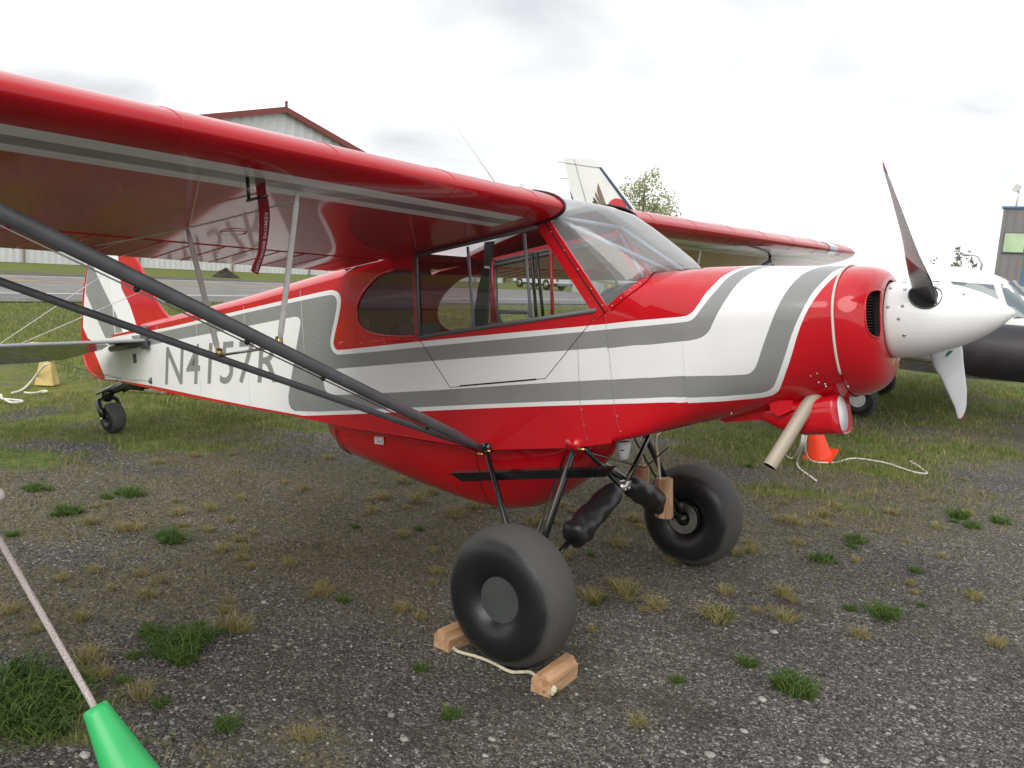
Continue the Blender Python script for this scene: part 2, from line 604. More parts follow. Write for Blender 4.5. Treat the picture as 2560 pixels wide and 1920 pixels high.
DIRT = [(780, 1370, .34, .16), (1090, 1330, .2, .2), (1700, 1700, .6, .2), (1520, 1600, .4, .15), (1900, 1560, .25, .12), (2000, 1800, .7, .12), (1330, 1700, .4, .12), (880, 1740, .6, .12), (1250, 1800, .7, .1)]


def cover(x, y):
    """green grass, dry grass and bare dirt cover (0..1) at ground points"""
    x = np.asarray(x, float); y = np.asarray(y, float)
    g = np.zeros_like(x); d = np.zeros_like(x); b = np.zeros_like(x)
    wx_ = x + (fbm(x, y, 1.1, 41) - .5) * 1.3 + (fbm(x, y, 4.0, 43) - .5) * .45
    wy_ = y + (fbm(x, y, 1.1, 47) - .5) * 1.3 + (fbm(x, y, 4.0, 49) - .5) * .45
    for L, arr in ((GREEN, 'g'), (DRY, 'd'), (DIRT, 'b')):
        for px, py, rx, ry in L:
            cx, cy = G2(px, py)
            v = blob(wx_, wy_, cx, cy, rx, ry, YAW)
            if arr == 'g': g = np.maximum(g, v)
            elif arr == 'd': d = np.maximum(d, v)
            else: b = np.maximum(b, v)
    n1, n2 = fbm(x, y, 1.3, 3), fbm(x, y, 3.2, 11)
    # lawn between the parking row and the road
    lawn = np.clip((-(x + 2.7) * .75 + (y - .9) * .42 + (n1 - .5) * 3.8) / 2.2, 0, 1) * np.clip((x + 21.0) / .8, 0, 1)
    far = np.clip((y - 3.2 + (n1 - .5) * 2.5) / 1.5, 0, 1) * np.clip((2.0 - x) / 1.5, 0, 1) * np.clip((14 - y) / 4, 0, 1)
    g = np.maximum(g, np.maximum(lawn, far * .85))
    beyond = np.clip((-36.5 - x) / 1.0, 0, 1)
    g = np.maximum(g, beyond)
    pat = fbm(x, y, .55, 77)
    g = np.clip(g * (.30 + 1.15 * n2) - (1 - g) * .1 - np.clip(pat - .52, 0, 1) * 2.2 * np.clip((x + 12) / 4, 0, 1), 0, 1)
    left = np.clip((1.2 - x) / 2.5, 0, 1) * np.clip((y + 3.2) / 1.0, 0, 1)
    n3 = fbm(x, y, .8, 91)
    band = np.clip((y - .2) / 2.2, 0, 1) * np.clip((x + 21) / 2, 0, 1) * np.clip((2.7 - x) / 2.4, .12, 1)
    d = np.clip(np.maximum(np.maximum(d * (.3 + 1.3 * n2), np.clip((n1 - .38) * 3.2, 0, .95) * left), np.clip((n3 - .42) * 4, 0, .9) * band), 0, 1)
    b = np.clip(b * (.1 + 1.0 * n2), 0, .75)
    return g, d, b


def gh(x, y):
    hx, hy = G2(790, 1372)
    z = (fbm(x, y, .9, 5) - .5) * .018 - .05 * blob(x, y, hx, hy, .26, .14, YAW) ** 1.5
    r = np.minimum(np.hypot(x - .25, y + .9), np.minimum(np.hypot(x - .25, y - .9), np.hypot(x + 4.9, y)))
    k = np.clip((r - .25) / .5, 0, 1)
    far = np.clip((40 - np.hypot(x, y)) / 20, 0, 1)
    return np.where(k < 1, z * k, z) * far - .001


def axis_pts(lo, hi, step, outs):
    a = list(np.arange(lo, hi, step))
    s = step; v = lo; L = []
    while v > -outs:
        s *= 1.22; v -= s; L.append(v)
    s = step; v = a[-1]; Rr = []
    while v < outs:
        s *= 1.22; v += s; Rr.append(v)
    return np.array(L[::-1] + a + Rr)


gxs, gys = axis_pts(-8, 6.5, .09, 900), axis_pts(-4.2, 9, .09, 900)
GX, GY = np.meshgrid(gxs, gys, indexing='ij')
GZ = gh(GX, GY)
ng, mg = GX.shape
ii = np.arange(ng * mg).reshape(ng, mg)
gF = np.stack([ii[:-1, :-1], ii[1:, :-1], ii[1:, 1:], ii[:-1, 1:]], -1).reshape(-1, 4)
GROUNDM = bpy.data.materials.new('gravel_and_turf')
GROUNDM.use_nodes = True
nt = GROUNDM.node_tree
bs = nt.nodes['Principled BSDF']
L = nt.links.new
tcn = nd(nt, 'ShaderNodeTexCoord')


def noise(sc, det=5, rough=.55, src=None):
    n = nd(nt, 'ShaderNodeTexNoise'); n.inputs['Scale'].default_value = sc; n.inputs['Detail'].default_value = det; n.inputs['Roughness'].default_value = rough
    L((src or tcn.outputs['Object']), n.inputs['Vector']); return n


def ramp(src, *stops):
    r = nd(nt, 'ShaderNodeValToRGB')
    e = r.color_ramp.elements
    while len(e) < len(stops): e.new(.5)
    for k, (p, c) in enumerate(stops):
        e[k].position = p; e[k].color = (*c, 1)
    L(src, r.inputs[0]); return r


def mixc(f, a, b):
    m_ = nd(nt, 'ShaderNodeMix', data_type='RGBA')
    if isinstance(f, float): m_.inputs['Factor'].default_value = f
    else: L(f, m_.inputs['Factor'])
    for k, v in (('A', a), ('B', b)):
        if isinstance(v, tuple): m_.inputs[k].default_value = (*v, 1)
        else: L(v, m_.inputs[k])
    return m_.outputs['Result']


vor = nd(nt, 'ShaderNodeTexVoronoi'); vor.inputs['Scale'].default_value = 68; L(tcn.outputs['Object'], vor.inputs['Vector'])
vor2 = nd(nt, 'ShaderNodeTexVoronoi'); vor2.inputs['Scale'].default_value = 150; L(tcn.outputs['Object'], vor2.inputs['Vector'])
sepc = nd(nt, 'ShaderNodeSeparateColor'); L(vor.outputs['Color'], sepc.inputs[0])
sepc2 = nd(nt, 'ShaderNodeSeparateColor'); L(vor2.outputs['Color'], sepc2.inputs[0])
st1 = ramp(sepc.outputs[0], (0.0, (.030, .029, .029)), (.45, (.062, .060, .060)), (.75, (.115, .112, .110)), (.92, (.20, .19, .18)), (1.0, (.55, .53, .50)))
st2 = ramp(sepc2.outputs[0], (0.0, (.028, .026, .025)), (.6, (.075, .072, .069)), (.9, (.22, .21, .20)), (1.0, (.5, .48, .45)))
gmix = mixc(noise(9, 3).outputs[0], st1.outputs[0], st2.outputs[0])
big = ramp(noise(.9, 6).outputs[0], (.35, (.85, .83, .79)), (.65, (1.28, 1.25, 1.20)))
mulg = nd(nt, 'ShaderNodeMix', data_type='RGBA', blend_type='MULTIPLY'); mulg.inputs['Factor'].default_value = 1
L(gmix, mulg.inputs['A']); L(big.outputs[0], mulg.inputs['B'])
ag, ad, ab = (nd(nt, 'ShaderNodeAttribute') for _ in range(3))
ag.attribute_name, ad.attribute_name, ab.attribute_name = 'grass', 'dry', 'dirt'
dirtc = ramp(noise(30, 6, .7).outputs[0], (.3, (.028, .023, .019)), (.7, (.075, .064, .054)))
c1 = mixc(ab.outputs['Fac'], mulg.outputs['Result'], dirtc.outputs[0])
dryc = ramp(noise(45, 6, .7).outputs[0], (.3, (.095, .085, .045)), (.52, (.165, .150, .070)), (.75, (.32, .27, .14)))
fine = noise(22, 6, .7)
dm = nd(nt, 'ShaderNodeMath', operation='MULTIPLY'); L(ad.outputs['Fac'], dm.inputs[0])
dmr = nd(nt, 'ShaderNodeMapRange'); dmr.inputs['From Min'].default_value = .36; dmr.inputs['From Max'].default_value = .58; L(fine.outputs[0], dmr.inputs[0]); L(dmr.outputs[0], dm.inputs[1])
dm2 = nd(nt, 'ShaderNodeMath', operation='MULTIPLY'); dm2.inputs[1].default_value = .75; L(dm.outputs[0], dm2.inputs[0])
c2 = mixc(dm2.outputs[0], c1, dryc.outputs[0])
grc = ramp(noise(7, 8, .72).outputs[0], (.28, (.060, .082, .020)), (.48, (.115, .155, .038)), (.62, (.16, .19, .055)), (.78, (.24, .215, .09)))
gfa = nd(nt, 'ShaderNodeMath', operation='MULTIPLY_ADD'); gfa.inputs[1].default_value = 1.0; L(noise(16, 6, .75).outputs[0], gfa.inputs[0]); gfa.inputs[1].default_value = .9; L(ag.outputs['Fac'], gfa.inputs[2])
gm = nd(nt, 'ShaderNodeMapRange'); gm.inputs['From Min'].default_value = .82; gm.inputs['From Max'].default_value = 1.30; L(gfa.outputs[0], gm.inputs[0])
patch = ramp(noise(.35, 5).outputs[0], (.4, (1, 1, 1)), (.66, (1.35, 1.08, .75)))
gml = nd(nt, 'ShaderNodeMix', data_type='RGBA', blend_type='MULTIPLY'); gml.inputs['Factor'].default_value = 1
L(grc.outputs[0], gml.inputs['A']); L(patch.outputs[0], gml.inputs['B'])
c3 = mixc(gm.outputs[0], c2, gml.outputs['Result'])
L(c3, bs.inputs['Base Color'])
bs.inputs['Roughness'].default_value = .95
bs.inputs['Specular IOR Level'].default_value = .2
hs = nd(nt, 'ShaderNodeMath', operation='SUBTRACT'); hs.inputs[0].default_value = .6; L(vor.outputs['Distance'], hs.inputs[1])
hs2 = nd(nt, 'ShaderNodeMath', operation='ADD'); L(hs.outputs[0], hs2.inputs[0]); L(noise(40, 6, .7).outputs[0], hs2.inputs[1])
bpn = nd(nt, 'ShaderNodeBump'); bpn.inputs['Strength'].default_value = .9; bpn.inputs['Distance'].default_value = .012
L(hs2.outputs[0], bpn.inputs['Height']); L(bpn.outputs[0], bs.inputs['Normal'])
ground = link_mesh('ground', np.stack([GX, GY, GZ], -1), gF.tolist(), GROUNDM)
tag(ground, None, kind='structure')
cg, cdr, cb = cover(GX.ravel(), GY.ravel())
for nm, arr in (('grass', cg), ('dry', cdr), ('dirt', cb)):
    at = ground.data.attributes.new(nm, 'FLOAT', 'POINT'); at.data.foreach_set('value', arr.astype(np.float32))

# ---- road with its painted lines (runs almost along +y, bends slightly)
def roadx(x0, y): return x0 - .07 * (y - 5)


ASPH = pm('asphalt', (.19, .184, .17), .9, var=.18, vscale=.6, bump=.3, bscale=30)
SHLD = pm('asphalt_shoulder', (.15, .147, .14), .95, var=.2, vscale=1.2, bump=.3, bscale=30)
PAINTW = pm('road_white', (.72, .71, .68), .7, var=.12, vscale=2)
PAINTY = pm('road_yellow', (.55, .36, .10), .7, var=.2, vscale=2)
ry = np.linspace(-60, 160, 56)


def strip(name, xa, xb, z, mat):
    P = np.array([[(roadx(xa, y), y, z), (roadx(xb, y), y, z)] for y in ry])
    o = MB().grid(P).build(name, mat); tag(o, None, kind='structure'); return o


strip('road', -19.9, -33.6, .030, ASPH)
strip('road_shoulder', -19.85, -22.7, .034, SHLD)
strip('road_edge_line', -22.75, -22.95, .038, PAINTW)
strip('road_edge_line', -32.9, -33.05, .036, PAINTW)
strip('road_centre_line', -29.2, -29.35, .036, PAINTY)
strip('road_centre_line', -29.5, -29.65, .036, PAINTY)

# ---- white sheet-metal fence beyond the road
FENCEW = pm('fence_white', (.68, .69, .70), .55, var=.04, vscale=1.5)
FPOST = pm('fence_post_brown', (.30, .20, .17), .7)
fence = empty('metal_fence', (-50.0, 10, 0), 'long white ribbed metal fence running beyond the road', 'fence')
fx = lambda y: -50.5 - .035 * (y - 15)
proto = None
W = 2.4
for k, y in enumerate(np.arange(-18, 66, W)):
    n = 25
    pr = [(fx(y + W * i / 24) + (.022 if (i % 4) in (1, 2) else 0), y + W * i / 24) for i in range(n)]
    P = np.array([[(a, b, .02) for a, b in pr], [(a, b, 2.3) for a, b in pr]])
    MB().grid(P).build('panel', FENCEW, fence, smooth=False)
for y in np.arange(-18, 66.1, 7.2):
    MB().box((fx(y) + .08, y, 1.16), (.08, .10, 2.3)).build('post', FPOST, fence, smooth=False)
MB().box((-50.4 - .035 * 9, 24, 2.33), (.1, 84, .06), Matrix.Rotation(.035, 3, 'Z')).build('rail', FENCEW, fence, smooth=False)

# ---- hangar behind the fence
HANGW = pm('hangar_white', (.66, .67, .69), .5, var=.02, vscale=1)
HANGR = pm('hangar_trim_red', (.23, .055, .05), .6)
HROOF = pm('hangar_roof', (.20, .07, .065), .6, var=.1)
hangar = empty('hangar', (-58, 41.6, 0), 'white ribbed gable hangar with dark red roof trim', 'building')
ya, yb, yc, ap, ev = 24.6, 58.6, 41.6, 13.68, 9.2
n = 170
ys = np.linspace(ya, yb, n)
xo = np.where((np.arange(n) % 5) < 2, .06, 0.0)
P = np.array([[(-58 + a, y, 0) for a, y in zip(xo, ys)], [(-58 + a, y, ap - (ap - ev) * abs(y - yc) / 17 - .05) for a, y in zip(xo, ys)]])
MB().grid(P).build('gable_wall', HANGW, hangar, smooth=False)
for yy in (ya, yb):
    MB().add([(-58, yy, 0), (-95, yy, 0), (-95, yy, ev), (-58, yy, ev)], [(0, 1, 2, 3)]).build('side_wall', HANGW, hangar, smooth=False)
sl = (ap - ev) / 17
for s in (-1, 1):
    e = yc + s * 17.5
    MB().prism([(-57.5, yc, ap + .12), (-57.5, e, ap + .12 - sl * 17.5), (-57.5, e, ap - .03 - sl * 17.5), (-57.5, yc, ap - .03)], (-38, 0, 0)).build('roof_slope', HROOF, hangar, smooth=False)
    MB().prism([(-57.62, yc, ap + .14), (-57.62, e, ap + .14 - sl * 17.5), (-57.62, e, ap - .34 - sl * 17.5), (-57.62, yc, ap - .34)], (.16, 0, 0)).build('rake_trim', HANGR, hangar, smooth=False)
MB().box((-57.5, yc, ap + .35), (.15, .18, .5)).build('ridge_vent', HROOF, hangar, smooth=False)

# ---- grey metal building on the right with blue corner and window
BLDG = pm('building_grey', (.20, .19, .19), .6, var=.05, vscale=.8)
BLUE = pm('building_blue', (.06, .16, .32), .5)
GRNW = glass('green_window', (.5, .7, .45), haze=.3, dirt=(.5, .72, .45))
gb = empty('grey_building', (-6.1, 60, 0), 'tall grey metal-clad building with blue trim and one pale greenish window', 'building')
MB().box((3.4, 66, 3.9), (19.0, 12, 7.8)).build('wall', BLDG, gb, smooth=False)
bx0 = -6.1
for k in range(38):
    MB().box((bx0 + .25 + .5 * k, 59.985, 3.88), (.04, .05, 7.76)).build('cladding_rib', BLDG, gb, smooth=False)
MB().box((3.4, 66, 7.86), (19.2, 12.2, .14)).build('roof_edge', BLUE, gb, smooth=False)
MB().box((-4.15, 59.95, 3.0), (.75, .06, 6.0)).build('blue_panel', BLUE, gb, smooth=False)
wq = [wy(*p, 59.93) for p in ((2518, 584), (2558, 586), (2555, 629), (2512, 629))]
wc = np.mean(wq, axis=0)
win = MB().box(wc, (1.30, .08, 1.34)).build('window', pm('window_frame_dark', (.12, .12, .12), .5), gb, smooth=False)
MB().box(wc + [0, -.05, 0], (1.16, .02, 1.20)).build('pane', pm('pane_green', (.42, .55, .35), .15, coat=.6, var=.15, vscale=1), win, smooth=False)  # plain pale green pane
fl = empty('roof_floodlight', (-4.5, 60.5, 7.9), 'small floodlight on a thin mast on the grey building roof', 'light')
fp0 = wy(2540, 517, 60.5)
MB().tube([(fp0[0], 60.5, 7.9), (fp0[0] + .05, 60.5, 9.0)], .05, 8).build('mast', OFFW, fl)
MB().box((fp0[0] - .1, 60.4, 9.15), (.35, .3, .45), Matrix.Rotation(.4, 3, 'Y')).build('lamp_head', OFFW, fl, smooth=False)

# ---- street lamp
lp = empty('street_lamp', tuple(wy(2455, 700, 50) * [1, 1, 0]), 'tall street lamp with a curved arm in front of the grey building', 'street lamp')
lb = wy(2455, 658, 50)
LAMPG = pm('lamp_grey', (.30, .33, .36), .5)
MB().tube([(lb[0], 50, 0), (lb[0], 50, lb[2] - .1), (lb[0] - .05, 50, lb[2] + .05)], [.09, .06, .05], 8).build('pole', LAMPG, lp)
la = wy(2420, 638, 50)
MB().tube(smooth_line([(lb[0], 50, lb[2] - .05), (lb[0] - .25, 50, la[2] - .05), (la[0] + .3, 50, la[2]), (la[0] - .1, 50, la[2])], 2), .035, 6).build('arm', LAMPG, lp)
MB().ball((la[0] - .1, 50, la[2]), .13, 8, sc=(1.8, 1, .5)).build('lamp_head', LAMPG, lp)
MB().ball((la[0] + .05, 50, la[2] + .22), .08, 6).build('photocell', LAMPG, lp)

# ---- trees
LEAF = attr_mat('leaves', .8, trans=.5)
BARK = pm('bark', (.12, .10, .08), .9, var=.3)


def tree(name, base, h, crown_pts, nleaf, ls, label, cat, group=None, seed=1, cols=((.32, .35, .18), (.50, .50, .31))):  # default leaf colours lightened to paint in the glare
    r = np.random.default_rng(seed)
    t = empty(name, tuple(base), label, cat, group)
    base = np.array(base, float)
    m = MB()
    m.tube([base + [0, 0, -.05], base + [.05, 0, h * .3], base + [.1, .05, h * .62], base + [.0, 0, h * .95]], [h * .022, h * .016, h * .009, h * .002], 8)
    V, F, C = [], [], []
    n = 0
    for (ox, oy, oz, rx, rz) in crown_pts:
        c = base + [ox, oy, oz]
        for _ in range(3):
            e = c + r.normal(0, .45, 3) * [rx, rx, rz]
            m.tube([base + [.06, 0, h * r.uniform(.25, .6)], base * .4 + e * .6 + [0, 0, -.2], e], [h * .007, h * .004, h * .0015], 5)
        k = int(nleaf * rx * rz)
        # leaves gathered in twigs
        tw = c + r.normal(0, .48, (max(4, k // 26), 3)) * [rx, rx, rz]
        L_ = tw[r.integers(0, len(tw), k)] + r.normal(0, .16, (k, 3)) * [1, 1, 1.2] * min(rx, 1.6)
        nrm = r.normal(0, 1, (k, 3)); nrm /= np.linalg.norm(nrm, axis=1)[:, None]
        a = np.cross(nrm, r.normal(0, 1, (k, 3))); a /= np.linalg.norm(a, axis=1)[:, None]
        b = np.cross(nrm, a)
        s = ls * r.uniform(.6, 1.3, k)[:, None]
        Q = np.stack([L_ - a * s, L_ + b * s * .6, L_ + a * s, L_ - b * s * .6], 1)
        V.append(Q.reshape(-1, 3)); F += [(n + 4 * i, n + 4 * i + 1, n + 4 * i + 2, n + 4 * i + 3) for i in range(k)]; n += 4 * k
        w = r.uniform(0, 1, k)[:, None]
        C.append(np.repeat(np.array(cols[0]) * (1 - w) + np.array(cols[1]) * w, 4, 0))
    m.build('trunk', BARK, t)
    o = link_mesh('crown', np.concatenate(V), F, LEAF, t, smooth=False)
    cc = np.concatenate(C)
    at = o.data.attributes.new('col', 'FLOAT_COLOR', 'POINT')
    at.data.foreach_set('color', np.concatenate([cc, np.ones((len(cc), 1))], 1).astype(np.float32).ravel())
    return t


tb = wy(1590, 700, 70) * [1, 1, 0]
tree('birch_tree', tb, 12.6, [(0, 0, 10.8, 1.7, 1.7), (-1.8, .2, 9.0, 1.8, 1.8), (1.2, 0, 9.2, 2.0, 1.8), (2.6, .1, 7.4, 2.0, 1.8), (0, .4, 7.3, 2.4, 2.0), (-2.2, 0, 6.8, 1.9, 1.8), (3.6, 0, 5.5, 1.5, 1.5), (.5, 0, 5.0, 3.2, 1.6)], 210, .14, 'leafy tree, its green paled by glare, rising behind the white tail fin', 'tree', seed=4)
sb = wy(2385, 700, 70) * [1, 1, 0]
tree('shrub', sb, 5.4, [(0, 0, 4.5, .7, .9), (-.9, 0, 3.9, .8, .5), (.7, 0, 4.2, .7, .7), (-2.0, 0, 3.6, .9, .4)], 200, .11, 'thin bare bush behind the street lamp', 'bush', seed=9, cols=((.20, .20, .15), (.30, .28, .22)))
for k, (px, sc) in enumerate(((1218, 3.0), (1262, 2.4), (1500, 3.2))):
    b0 = gnd(px, 704) * [1, 1, 0]
    tree('shrub', b0, sc, [(0, 0, sc * .6, sc * .55, sc * .4), (.6, .3, sc * .4, sc * .5, sc * .35)], 260, .14, ['leafy roadside bush beyond the pickup truck hood', 'low leafy bush next to the pickup truck', 'green bush past the grey utility boxes'][k], 'bush', seed=20 + k, cols=((.06, .085, .03), (.13, .15, .06)))

# ---- dirt mound on the far verge
mc_ = gnd(565, 694) * [1, 1, 0]
a = np.linspace(0, 2 * np.pi, 40, endpoint=False)
rows = []
for r0 in np.linspace(0.02, 1, 10):
    rows.append([(mc_[0] + r0 * .6 * math.cos(k), mc_[1] + r0 * .75 * math.sin(k) * (1 + .2 * math.sin(2 * k)), .02 + .36 * (1 - r0 ** 1.4) * (1 + .35 * math.sin(3 * k + 4 * r0)) + .12 * random.random() * (1 - r0)) for k in a])
tag(MB().grid(np.array(rows), closed_v=True).build('dirt_mound', pm('dark_soil', (.035, .028, .022), .95, var=.3, bump=.6, bscale=8), loc=tuple(mc_)), 'heap of dark soil on the verge below the white fence', 'dirt pile')
# ================================================================== THE RED AEROPLANE
plane = empty('bush_airplane', (0.26, 0.0, 0.0), 'red, white and grey high-wing taildragger airplane on fat black tyres', 'airplane')

ZLOW = np.array([(-5.0, -.735), (-3.766, -.868), (-2.2, -1.011), (-1.62, -1.072), (-.57, -1.173), (-.02, -1.146), (.19, -1.117), (.54, -1.047), (.6, -1.03)])
ZUP = np.array([(-5.0, -.335), (-3.95, -.290), (-2.64, -.238), (-1.60, -.17)])
RIDGE = np.array([(-5.0, -.30), (-4.16, -.245), (-2.98, -.175), (-1.97, -.095), (-1.5, -.06)])


def zlow(x): return np.interp(x, ZLOW[:, 0], ZLOW[:, 1])
def zup(x): return np.interp(x, ZUP[:, 0], ZUP[:, 1])
def hw(x): return np.where(np.asarray(x) > -1.55, .345, .03 + .315 * (np.asarray(x) + 4.95) / 3.4)


def side(px, py):
    y = -.345
    for _ in range(60):
        p = ony(px, py, y); y = -float(hw(p[0]))
    return p


def side2(pts):
    return [tuple(side(*p)[[0, 2]]) for p in pts]


# front surface: polar superellipse sections
FX = [.0, .19, .40, .58, .80, 1.0, 1.2]
FA = [.345, .345, .350, .354, .353, .338, .317]
FZT = [-.33, -.33, -.330, -.333, -.350, -.373, -.392]
FZB = [-1.146, -1.117, -1.075, -1.035, -.998, -.965, -.935]
FZC = [-.65, -.65, -.64, -.62, -.61, -.60, -.60]
FNU = [7, 5.5, 3.0, 2.25, 2.15, 2.1, 2.05]
FNL = [40, 40, 11, 4.8, 3.2, 2.5, 2.15]


def fsurf(x, phi, grow=0.0):
    x = np.asarray(x, float); phi = np.asarray(phi, float)
    f = lambda L: np.interp(x, FX, L)
    a, zt, zb, zc = f(FA) + grow, f(FZT) + grow, f(FZB) - grow, f(FZC)
    up = phi >= 0
    b = np.where(up, zt - zc, zc - zb)
    n = np.where(up, f(FNU), f(FNL))
    c, s = np.abs(np.cos(phi)) + 1e-9, np.abs(np.sin(phi)) + 1e-9
    r = ((c / a) ** n + (s / b) ** n) ** (-1 / n)
    return np.stack([x, -r * np.cos(phi), zc + r * np.sin(phi)], -1)


LIPZ, LIPR, BX0, BX1 = -.622, .160, 1.2, 1.345


def bowl(v, phi):
    """nose bowl: v=0 at the cowl seam, v=1 at the spinner ring"""
    v = np.asarray(v, float); phi = np.asarray(phi, float)
    s = fsurf(np.full_like(phi, BX0), phi)
    lip = np.stack([np.full_like(phi, BX1), -LIPR * np.cos(phi), LIPZ + LIPR * np.sin(phi)], -1)
    q = np.clip(v, 0, 1) * np.pi / 2
    k = np.cos(q) ** 0.70
    x = BX0 + (BX1 - BX0) * np.sin(q)
    P = lip + (s - lip) * k[..., None]
    P[..., 0] = x
    return P


def inverse(fn, u0, u1, p0, p1, nu=60, nphi=90):
    U, PH = np.meshgrid(np.linspace(u0, u1, nu), np.linspace(p0, p1, nphi), indexing='ij')
    UV = np.stack([U.ravel(), PH.ravel()], -1)
    PX = proj(B(fn(UV[:, 0], UV[:, 1])))

    def solve(p):
        p = np.array(p, float)
        # near side only: camera-facing samples are those with y<0, which is the range used
        k = np.argmin(((PX - p) ** 2).sum(1)); uv = UV[k].copy()
        for _ in range(25):
            f = proj(B(fn(uv[0], uv[1]))) - p
            J = np.stack([(proj(B(fn(uv[0] + 1e-4, uv[1]))) - p - f) / 1e-4, (proj(B(fn(uv[0], uv[1] + 1e-4))) - p - f) / 1e-4], 1)
            d = np.linalg.lstsq(J.T @ J + np.eye(2) * 20, -J.T @ f, rcond=None)[0]
            d = np.clip(d, -.05, .05)
            uv = uv + d
            uv[0] = np.clip(uv[0], u0 - .05, u1 + .05); uv[1] = np.clip(uv[1], p0, p1)
        return uv
    return solve


inv_front = inverse(fsurf, -.3, 1.25, -1.45, 1.45)

# ---- livery outlines, traced where they lie on the right-hand side
U1 = zT((560, 575), (750, 546), (1000, 487), (1200, 440), (1480, 375), (1700, 325)) + zA((0, 935), (70, 920), (105, 930), (125, 955), (130, 1000), (110, 1110), (85, 1220), (82, 1260), (95, 1285), (115, 1292), (300, 1272), (590, 1240), (1100, 1190), (1700, 1137)) + zK((0, 975), (250, 952), (540, 928), (590, 918), (640, 885), (700, 800), (760, 710), (830, 640), (890, 580))
U2 = zT((560, 590), (750, 566), (1480, 398)) + zA((0, 962), (65, 950), (90, 958), (103, 980), (105, 1010), (90, 1100), (68, 1200), (62, 1250), (72, 1290), (95, 1315), (120, 1320), (400, 1295), (590, 1275), (1000, 1235), (1600, 1180)) + zK((0, 1030), (300, 1003), (545, 980), (610, 970), (660, 935), (720, 850), (790, 760), (870, 670), (940, 590))
U3 = zA((110, 1405), (590, 1365), (1100, 1325), (2212, 1240)) + zK((300, 1175), (550, 1155), (650, 1140), (730, 1115), (790, 1060), (830, 970), (880, 870), (950, 760), (1020, 660), (1100, 580))
MIDREAR = zA((80, 1567), (50, 1560), (30, 1530), (22, 1490), (30, 1450), (60, 1420))
L1 = zA((80, 1567), (600, 1545), (1100, 1510), (1600, 1480)) + zN((0, 1455), (160, 1447), (500, 1440), (540, 1425), (570, 1385), (600, 1290)) + zK((1250, 1290), (1330, 1060), (1400, 880), (1470, 740), (1560, 620), (1640, 550))
L2 = zL((0, 195), (500, 172), (1200, 140), (2000, 112)) + zN((0, 1580), (200, 1578), (500, 1560), (620, 1548), (670, 1520), (690, 1480), (740, 1340)) + zK((1560, 1050), (1640, 880), (1730, 720), (1830, 610), (1930, 520))
L3 = zL((0, 217), (500, 198), (1200, 165), (2000, 142)) + zN((0, 1612), (200, 1610), (500, 1590), (650, 1572), (700, 1545), (720, 1510), (780, 1340)) + zK((1610, 1060), (1690, 870), (1790, 720), (1890, 610), (1980, 535))
PANEL = z8((-200, 470), (320, 370), (850, 265), (1310, 175), (1880, 62), (1925, 70), (1950, 100), (1955, 150), (1870, 640), (1795, 1100), (1800, 1200), (1830, 1270), (1880, 1305))
BOTW = zT((1620, 1080), (1300, 1022), (1000, 962), (700, 898), (400, 848))

# aft sheet (x <= .19) in (x, z)
s_ = lambda pts: side2(smooth_line(pts, 1))
aftW = s_(U1) + s_(L3)[::-1] + side2(BOTW) + [(-5.2, -.70), (-5.2, -.36)]
aftG = s_(U2) + s_(L2)[::-1] + side2(PANEL[::-1])
aftM = s_(U3) + s_(L1)[::-1] + side2(MIDREAR[1:])
DOORWIN = side2(zA((612, 1212), (590, 710), (1340, 535), (1700, 1045)))
DWIN = side2(smooth_line(z11((1380, 1190), (1000, 1185), (700, 1160), (500, 1100), (380, 1000), (320, 880), (310, 700), (330, 580), (400, 420), (500, 280), (620, 150), (760, 40), (1000, -40)), 1)) + side2(z11((1330, -60)))
xs_ = np.linspace(-5.0, .19, 60)
dom = [(x, zlow(x)) for x in xs_] + [(.19, -.497), (-.10, -.047), (-.6, -.06), (-1.45, -.13)] + [(x, zup(x)) for x in np.linspace(-1.6, -5.0, 24)]
gx, gz = np.meshgrid(np.arange(-4.95, .2, .09), np.arange(-1.2, 0, .09))
grid_ = np.stack([gx.ravel(), gz.ravel()], -1)
V2, F2, MI = painted(dom, [DOORWIN, DWIN], [(aftW, 1), (aftG, 2), (aftM, 1)], grid_)
V3 = np.stack([V2[:, 0], -hw(V2[:, 0]), V2[:, 1]], -1)
link_mesh('fuselage_side', B(V3), F2.tolist(), [RED, WHITE, GREY], plane, MI, smooth=False)
link_mesh('fuselage_side', B(V3 * [1, -1, 1]), F2[:, ::-1].tolist(), [RED, WHITE, GREY], plane, MI, smooth=False)

# front sheet (boot cowl) and engine cowling in (x, phi)
KP = .33


def front_poly(pts, close_top=True):
    out = []
    for p in smooth_line(pts, 1):
        if side(*p)[0] < -.35: continue
        uv = inv_front(p); out.append((uv[0], uv[1] * KP))
    return out


def to_top(poly, n=5):
    """carry a stripe edge over to the crown of the cowl"""
    a, b = np.array(poly[-n]), np.array(poly[-1])
    d = (b - a) / max(1e-6, (b - a)[1])
    top = 1.62 * KP
    return poly + [tuple(b + d * (top - b[1]) * k * np.array([1.0, 1]) ) for k in (.5, 1.0)]


fU1, fU2, fU3 = to_top(front_poly(U1)), to_top(front_poly(U2)), to_top(front_poly(U3))
fL1, fL2, fL3 = to_top(front_poly(L1)), to_top(front_poly(L2)), to_top(front_poly(L3))
frontW = fU1 + fL3[::-1]
frontG = fU2 + fL2[::-1]
frontM = fU3 + fL1[::-1]

